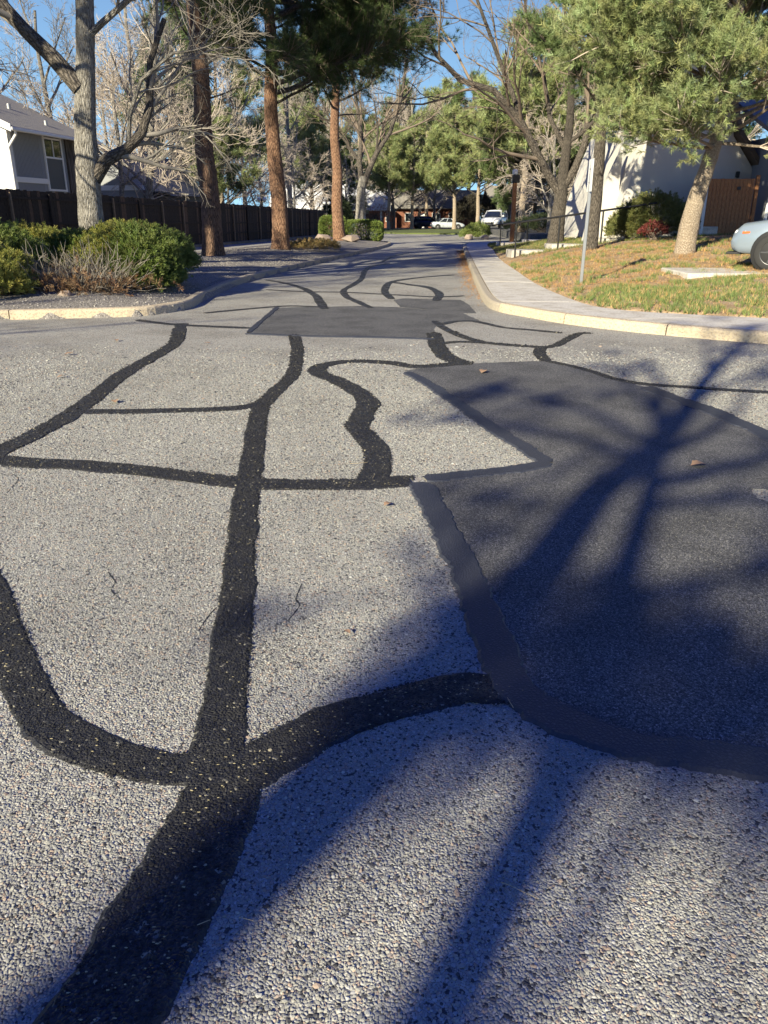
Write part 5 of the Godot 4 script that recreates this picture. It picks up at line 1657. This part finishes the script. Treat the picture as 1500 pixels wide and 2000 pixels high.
const CAR := {
	"sedan": {"body": [[-2.36, .42, .72, .66], [-2.28, .32, .9, .78], [-2.0, .26, .99, .85], [-1.3, .22, 1.0, .89], [-.4, .2, .97, .9], [.6, .2, .95, .9], [1.05, .2, .94, .895], [1.5, .22, .88, .88], [1.95, .26, .78, .84], [2.2, .32, .68, .76], [2.34, .42, .58, .6]],
		"glass": [[-1.95, .97, .99, .72, .66], [-1.25, .97, 1.33, .78, .58], [-.6, .96, 1.43, .79, .58], [.1, .95, 1.44, .79, .58], [.5, .94, 1.36, .79, .6], [1.25, .93, .95, .77, .68]],
		"roof": [[-1.2, 1.3, 1.352, .6, .585], [-.6, 1.38, 1.45, .6, .585], [.1, 1.39, 1.46, .6, .585], [.45, 1.34, 1.4, .62, .6]], "axles": [-1.4, 1.38], "wheel": .32, "pillars": [[-1.25, -.55], [-.2, 0.0], [.95, .45]], "belt": .96, "top": 1.42},
	"suv": {"body": [[-2.35, .45, .85, .74], [-2.3, .35, 1.05, .86], [-1.9, .3, 1.12, .92], [-.8, .28, 1.12, .94], [.4, .28, 1.1, .94], [.95, .28, 1.08, .935], [1.6, .3, 1.02, .92], [2.1, .33, .95, .87], [2.28, .38, .8, .78], [2.35, .48, .66, .62]],
		"glass": [[-2.28, 1.05, 1.1, .8, .74], [-2.0, 1.08, 1.62, .84, .66], [-1.0, 1.1, 1.71, .85, .66], [.0, 1.1, 1.7, .85, .66], [.4, 1.09, 1.6, .85, .66], [1.15, 1.07, 1.09, .82, .74]],
		"roof": [[-2.1, 1.58, 1.66, .68, .665], [-1.0, 1.66, 1.735, .68, .665], [.0, 1.65, 1.725, .68, .665], [.38, 1.58, 1.64, .69, .67]], "axles": [-1.4, 1.42], "wheel": .37, "pillars": [[-2.2, -2.0], [-1.2, -1.15], [-.25, -.1], [.95, .35]], "belt": 1.09, "top": 1.68},
	"pickup": {"body": [[-2.7, .5, .98, .86], [-2.6, .42, 1.06, .93], [-1.4, .4, 1.08, .95], [-.4, .36, 1.1, .95], [.7, .36, 1.1, .95], [1.2, .36, 1.1, .94], [1.9, .38, 1.05, .92], [2.3, .42, .96, .87], [2.5, .5, .78, .74]],
		"glass": [[-.95, 1.07, 1.1, .85, .8], [-.85, 1.08, 1.72, .85, .68], [-.2, 1.09, 1.78, .86, .68], [.4, 1.09, 1.74, .86, .68], [.65, 1.09, 1.66, .86, .7], [1.25, 1.08, 1.1, .84, .76]],
		"roof": [[-.9, 1.68, 1.75, .7, .685], [-.2, 1.74, 1.8, .7, .685], [.4, 1.7, 1.765, .7, .685], [.62, 1.63, 1.69, .72, .7]], "axles": [-1.6, 1.55], "wheel": .4, "pillars": [[-.9, -.85], [.1, .15], [1.1, .6]], "belt": 1.09, "top": 1.72},
}

func car(label: String, at: Vector3, turn: float, kind: String, coat: Material, rim_mat: Material) -> Node3D:
	# local +x is the front
	var d: Dictionary = CAR[kind]
	var t := thing("parked_car", label, "car", at, turn, "parked cars")
	var rings := []
	for b in d.body:
		rings.append(body_ring(b[0], b[1], b[2], b[3]))
	var body := obj("body", loft(rings), coat, t)
	rings = []
	for b in d.glass:
		rings.append(cabin_ring(b[0], b[1], b[2], b[3], b[4]))
	obj("windows", loft(rings), M.glass, t)
	rings = []
	for b in d.roof:
		rings.append(cabin_ring(b[0], b[1], b[2], b[3], b[4]))
	obj("roof", loft(rings), coat, t)
	var wide: float = d.glass[2][3]
	for p in d.pillars:
		for s in [-1.0, 1.0]:
			var a := Acc.new()
			a.tube(PackedVector3Array([Vector3(p[0], d.belt - .03, s * (wide + .005)), Vector3(p[1], d.top - .03, s * (d.roof[1][3] + .005))]), PackedFloat32Array([.045, .04]), 6)
			obj("pillar", a.mesh(), coat, t)
	var r: float = d.wheel
	var half: float = d.body[4][3]
	for x in d.axles:
		for s in [-1.0, 1.0]:
			var w := Node3D.new()
			w.name = "wheel"
			w.position = Vector3(x, r, s * (half - .09))
			t.add_child(w, true)
			obj("tyre", lathe([[r * .66, -.1], [r * .9, -.11], [r * .98, -.08], [r, -.03], [r, .05], [r * .98, .095], [r * .9, .12], [r * .66, .105]], 28), M.rubber, w).scale.z = s
			obj("rim", lathe([[r * .68, .1], [r * .64, .108], [r * .6, .07], [r * .55, -.02], [.001, -.02]], 28), M.alloy, w).scale.z = s
			for k in 5:
				var sp := part("spoke", Vector3(r * .6, r * .13, .03), Vector3(cos(TAU * k / 5) * r * .33, sin(TAU * k / 5) * r * .33, s * .085), rim_mat, w, .008)
				sp.rotation.z = TAU * k / 5
			obj("hub", lathe([[.06, .07], [.055, .105], [.001, .11]], 14), rim_mat, w).scale.z = s
			var arch := obj("wheel_arch", lathe([[r * 1.16, 0.0], [r * 1.14, .012], [.001, .012]], 28), M.dark, body, Vector3(x, r + .01, s * (half - .012)))
			arch.scale.z = s
	var f: Array = d.body[d.body.size() - 3]
	var b: Array = d.body[1]
	for s in [-1.0, 1.0]:
		part("headlight", Vector3(.3, .1, .26), Vector3(f[0] - .02, f[2] - .2, s * (f[3] - .17)), M.lens, body, .03, Vector3(0, s * .45, 0))
		part("tail_light", Vector3(.12, .2, .3), Vector3(b[0] - .0, b[2] - .18, s * (b[3] - .17)), M.red_glass, body, .02)
		part("side_marker", Vector3(.16, .05, .02), Vector3(f[0] - .1, f[2] - .2, s * (f[3] - .005)), M.amber, body, .008)
		part("door_mirror", Vector3(.12, .13, .2), Vector3(d.pillars[d.pillars.size() - 1][0] - .15, d.belt + .06, s * (half + .06)), coat, body, .03)
		for x in [-.85, .15]:
			part("door_handle", Vector3(.2, .03, .03), Vector3(x, d.belt - .12, s * (half + .004)), coat, body, .008)
	for s in [-1.0, 1.0]:
		for x in [-1.05, -.1, .92]:
			part("panel_gap", Vector3(.012, d.belt - .42, .012), Vector3(x, (d.belt + .3) / 2, s * (half - .002)), M.dark, body)
	part("number_plate", Vector3(.02, .13, .34), Vector3(d.body[0][0] - .015, .6, 0), M.white, body)
	part("grille", Vector3(.05, .16, .9), Vector3(d.body[d.body.size() - 1][0] - .015, .5, 0), M.dark, body, .01)
	part("lip", Vector3(.3, .05, 1.5), Vector3(d.body[d.body.size() - 1][0] - .12, d.body[d.body.size() - 1][1] - .14, 0), M.dark, body, .01)
	return t

func build_cars() -> void:
	car("pale silver-blue car with dark alloy wheels cut off by the picture's edge", Vector3(9.65, .46, -16.45), deg_to_rad(142.0), "suv", paint(.27, .33, .4), M.alloy)
	car("silver sedan parked side-on beyond the far lawn", Vector3(8.8, 0.0, -113.5), 0.0, "sedan", paint(.55, .6, .64), M.alloy_bright)
	car("dark navy car behind the silver sedan's tail", Vector3(6.3, 0.0, -119.0), deg_to_rad(12.0), "suv", paint(.015, .02, .04), M.alloy)
	car("white van-like car facing the lane beyond the far lawn", Vector3(10.9, .5, -81.0), deg_to_rad(-110.0), "suv", paint(.68, .69, .7, .0), M.alloy_bright)
	car("white off-road car left of the many-limbed tree's trunk", Vector3(14.2, .5, -72.5), deg_to_rad(120.0), "suv", paint(.66, .67, .68, .0), M.alloy_bright)
	car("bright blue pickup right of the many-limbed tree's trunk", Vector3(15.6, .5, -64.0), deg_to_rad(-20.0), "pickup", paint(.03, .08, .32), M.alloy_bright)
	car("white car half hidden behind the forked tree and hedge", Vector3(-4.2, 0.0, -98.0), deg_to_rad(100.0), "suv", paint(.66, .68, .7, .0), M.alloy_bright)

# ---- small things

func leaf_mesh(sd: int) -> Mesh:
	# a curled dry leaf with a stalk, about 6 cm
	var r := RandomNumberGenerator.new()
	r.seed = sd
	var st := SurfaceTool.new()
	st.begin(Mesh.PRIMITIVE_TRIANGLES)
	st.set_smooth_group(0)
	var rows := []
	var curl := r.randf_range(.6, 1.4)
	for i in 8:
		var f := i / 7.0
		var w := .021 * sin(PI * clampf(f * .94 + .03, 0, 1)) * (1.0 + .25 * r.randf_range(-1, 1))
		var y := .012 * sin(f * PI * curl) + .004
		rows.append([Vector3(f * .07, y + w * .5, -w), Vector3(f * .07, y, 0), Vector3(f * .07, y + w * .35, w)])
	for i in 7:
		for j in 2:
			for q in [rows[i][j], rows[i + 1][j], rows[i + 1][j + 1], rows[i][j], rows[i + 1][j + 1], rows[i][j + 1]]:
				st.add_vertex(q)
	for q in [Vector3(0, .005, -.001), Vector3(0, .005, .001), Vector3(-.03, .008, 0)]:
		st.add_vertex(q)
	st.index()
	st.generate_normals()
	return st.commit()

func build_small() -> void:
	var r := RandomNumberGenerator.new()
	r.seed = 909
	# the road sign, seen nearly edge-on
	var y := ground_at(4.15, -16.8)
	var t := thing("road_sign", "thin grey metal sign post with its plate edge-on at the lawn corner", "sign", Vector3(4.15, y, -16.8))
	part("post", Vector3(.06, 2.42, .06), Vector3(0, 1.15, 0), M.zinc, t, .008).rotation.z = -.008
	part("plate", Vector3(.46, .6, .006), Vector3(-.02, 2.08, .04), M.white, t, .0).rotation.y = deg_to_rad(87)
	part("bolt", Vector3(.02, .02, .09), Vector3(-.02, 2.2, .02), M.zinc, t)
	part("bolt", Vector3(.02, .02, .09), Vector3(-.02, 1.95, .02), M.zinc, t)

	# concrete pad under the near car
	var pad := thing("concrete_pad", "bright concrete parking pad with a raised edge on the lawn", "concrete pad", Vector3(9.5, .34, -16.75), deg_to_rad(-3.0))
	part("slab", Vector3(6.8, .25, 1.9), Vector3(0, 0, 0), M.concrete, pad, .02)

	# globe lamps by the fence
	for q in [["twin-globe lamp above the fence, left of the second pine", -9.3, -63.0, 2.85], ["twin-globe lamp at the fence's end, left of the slimmer pine", -5.6, -81.0, 2.9]]:
		var l := thing("globe_lamp", q[0], "street lamp", Vector3(q[1], 0, q[2]), 0.0, "twin-globe lamps along the drive")
		obj("pole", cyl(.06, .045, q[3], 12), M.black_metal, l, Vector3(0, q[3] / 2, 0))
		part("arm", Vector3(.5, .05, .05), Vector3(0, q[3] - .25, 0), M.black_metal, l, .01)
		for s in [-1.0, 1.0]:
			var g := SphereMesh.new()
			g.radius = .16
			g.height = .32
			obj("globe", g, M.globe, l, Vector3(s * .22, q[3] - .06, 0))
	var pier := thing("brick_pier", "square red brick pier at the end of the timber fence", "pier", Vector3(-5.5, 0, -74.0))
	part("shaft", Vector3(.9, 1.6, .9), Vector3(0, .8, 0), M.brick, pier, .02)
	part("cap", Vector3(1.05, .14, 1.05), Vector3(0, 1.67, 0), M.concrete, pier, .03)

	# timber lamp post by the further steps
	var lp := thing("timber_lamp_post", "red-brown timber lamp post with a pale top beside the further steps", "lamp post", Vector3(6.35, .3, -40.5))
	part("post", Vector3(.2, 3.0, .2), Vector3(0, 1.5, 0), M.cedar, lp, .015)
	part("housing", Vector3(.34, .36, .34), Vector3(.04, 2.95, 0), M.black_metal, lp, .02)
	part("lens", Vector3(.24, .24, .24), Vector3(-.02, 3.25, 0), M.globe, lp, .05)

	# boulders round the slim pine and at the lane's far corner
	for q in [["pinkish boulder left of the slimmer pine's foot", -3.3, .36, -44.6, .55, .26], ["pinkish boulder right of the slimmer pine's foot", -1.75, .34, -44.4, .62, .28], ["small pale rock under the dying juniper", -5.55, .2, -13.85, .14, .1], ["square kerb stone at the lane's far right corner", 6.3, .0, -60.5, .4, .3], ["second square kerb stone beside the light green juniper", 7.4, .0, -60.0, .38, .3]]:
		var st := obj("boulder", cut_stone(int(q[1] * 10.0) + 90, q[5] / q[4]), M.rock, self, Vector3(q[1], q[2] + q[5] * .35, q[3]))
		st.scale = Vector3.ONE * q[4]
		tag(st, q[0], "rock")

	# dry leaves on the road: [x, z, turn, size, label]
	var forms := [leaf_mesh(1), leaf_mesh(2), leaf_mesh(3)]
	var k := 0
	for q in [
		[1.0, -7.86, 1.2, 1.9, "dry brown leaf at the top of the dark patch, beside the kinked tar strip"],
		[1.97, -4.71, .3, 1.7, "large pale curled leaf lying alone in the shaded dark patch"],
		[-3.45, -10.05, 2.0, 1.5, "reddish leaf on the chip seal left of the diagonal tar strip"],
		[-3.72, -9.0, .4, 1.5, "brown leaf left of the diagonal tar strip, the middle one of three"],
		[-3.2, -7.7, 4.0, 1.3, "small dark leaf left of the diagonal tar strip, nearest of three"],
		[-2.35, -6.6, 5.1, 1.4, "dark crumpled leaf just above the thin crossing tar strip"],
		[-2.2, -9.85, 3.0, 1.2, "leaf between the two long tar strips below the far patch"],
		[0.0, -3.98, .8, .9, "small dark leaf in the stone field below the crossing strip"],
		[-.13, -2.58, 2.2, .5, "tiny reddish leaf on the stones right of the main tar strip"],
		[4.0, -7.7, 1.0, 1.4, "leaf lying by the thin tar line near the yellow kerb"],
	]:
		var o := obj("dry_leaf", forms[k % 3], M.leaf_dry, self, Vector3(q[0], .012, q[1]))
		o.rotation.y = q[2]
		o.scale = Vector3(q[3], q[3] * .55, q[3])
		tag(o, q[4], "leaf", "dry leaves on the road")
		k += 1
	for q in [[-.22, -4.75, .3, .12, "pale grass stem lying above the crossing tar strip"], [-.07, -4.45, 1.4, .08, "short grass stem on the tar at the squiggle's foot"], [-.42, -1.28, .6, .03, "forked straw bit on the lowest tar strip"], [-.33, -1.3, -.2, .04, "thin straw on the lowest tar strip"], [.28, -1.4, -.6, .1, "long thin straw in the trunk's shadow"], [.42, -2.1, 1.9, .05, "reddish twig on the smooth sealant bend"]]:
		var a := Acc.new()
		var p := path(Vector3.ZERO, Vector3(1, .05, 0), q[3], 5, .15, 0, r)
		a.tube(p, taper(6, .0014, .0008), 4)
		var o := obj("straw", a.mesh(), M.straw, self, Vector3(q[0], .015, q[1]))
		o.rotation.y = q[2]
		tag(o, q[4], "straw", "straws and twigs on the road")

func _ready() -> void:
	rng.seed = 20231
	var cam := Camera3D.new()
	cam.name = "camera"
	add_child(cam)
	cam.position = Vector3(0, 1.5, 0)
	cam.rotation_degrees.x = -20.97
	cam.fov = 67.38
	cam.far = 900.0
	cam.near = 0.05
	cam.current = true
	var env := Environment.new()
	env.background_mode = Environment.BG_SKY
	env.sky = Sky.new()
	var sky := ProceduralSkyMaterial.new()
	sky.sky_top_color = lin(.003, .042, .5)
	sky.sky_horizon_color = lin(.7, 1.28, 1.72)
	sky.sky_curve = 0.19
	sky.ground_bottom_color = lin(.1, .1, .1)
	sky.ground_horizon_color = lin(.3, .4, .5)
	sky.sun_angle_max = 10.0
	env.sky.sky_material = sky
	env.background_energy_multiplier = 0.36
	env.tonemap_mode = Environment.TONE_MAPPER_LINEAR
	env.tonemap_exposure = 2.02
	env.sdfgi_enabled = true
	env.ssao_enabled = true
	env.ssil_enabled = true
	var around := WorldEnvironment.new()
	around.name = "environment"
	around.environment = env
	add_child(around)
	var sun := DirectionalLight3D.new()
	sun.name = "sun"
	sun.light_energy = 1.6
	sun.light_angular_distance = 0.5
	sun.light_color = Color(1.0, .96, .84)
	sun.shadow_enabled = true
	add_child(sun)
	var fall := Vector3(sin(deg_to_rad(SUN_AZ)) * cos(deg_to_rad(SUN_EL)), -sin(deg_to_rad(SUN_EL)), -cos(deg_to_rad(SUN_AZ)) * cos(deg_to_rad(SUN_EL)))
	sun.look_at_from_position(Vector3.ZERO, fall, Vector3.UP)

	make_materials()
	build_ground()
	build_trees()
	build_shrubs()
	build_fence()
	build_grey_house()
	build_far_houses()
	build_white_house()
	build_steps()
	build_cars()
	build_small()
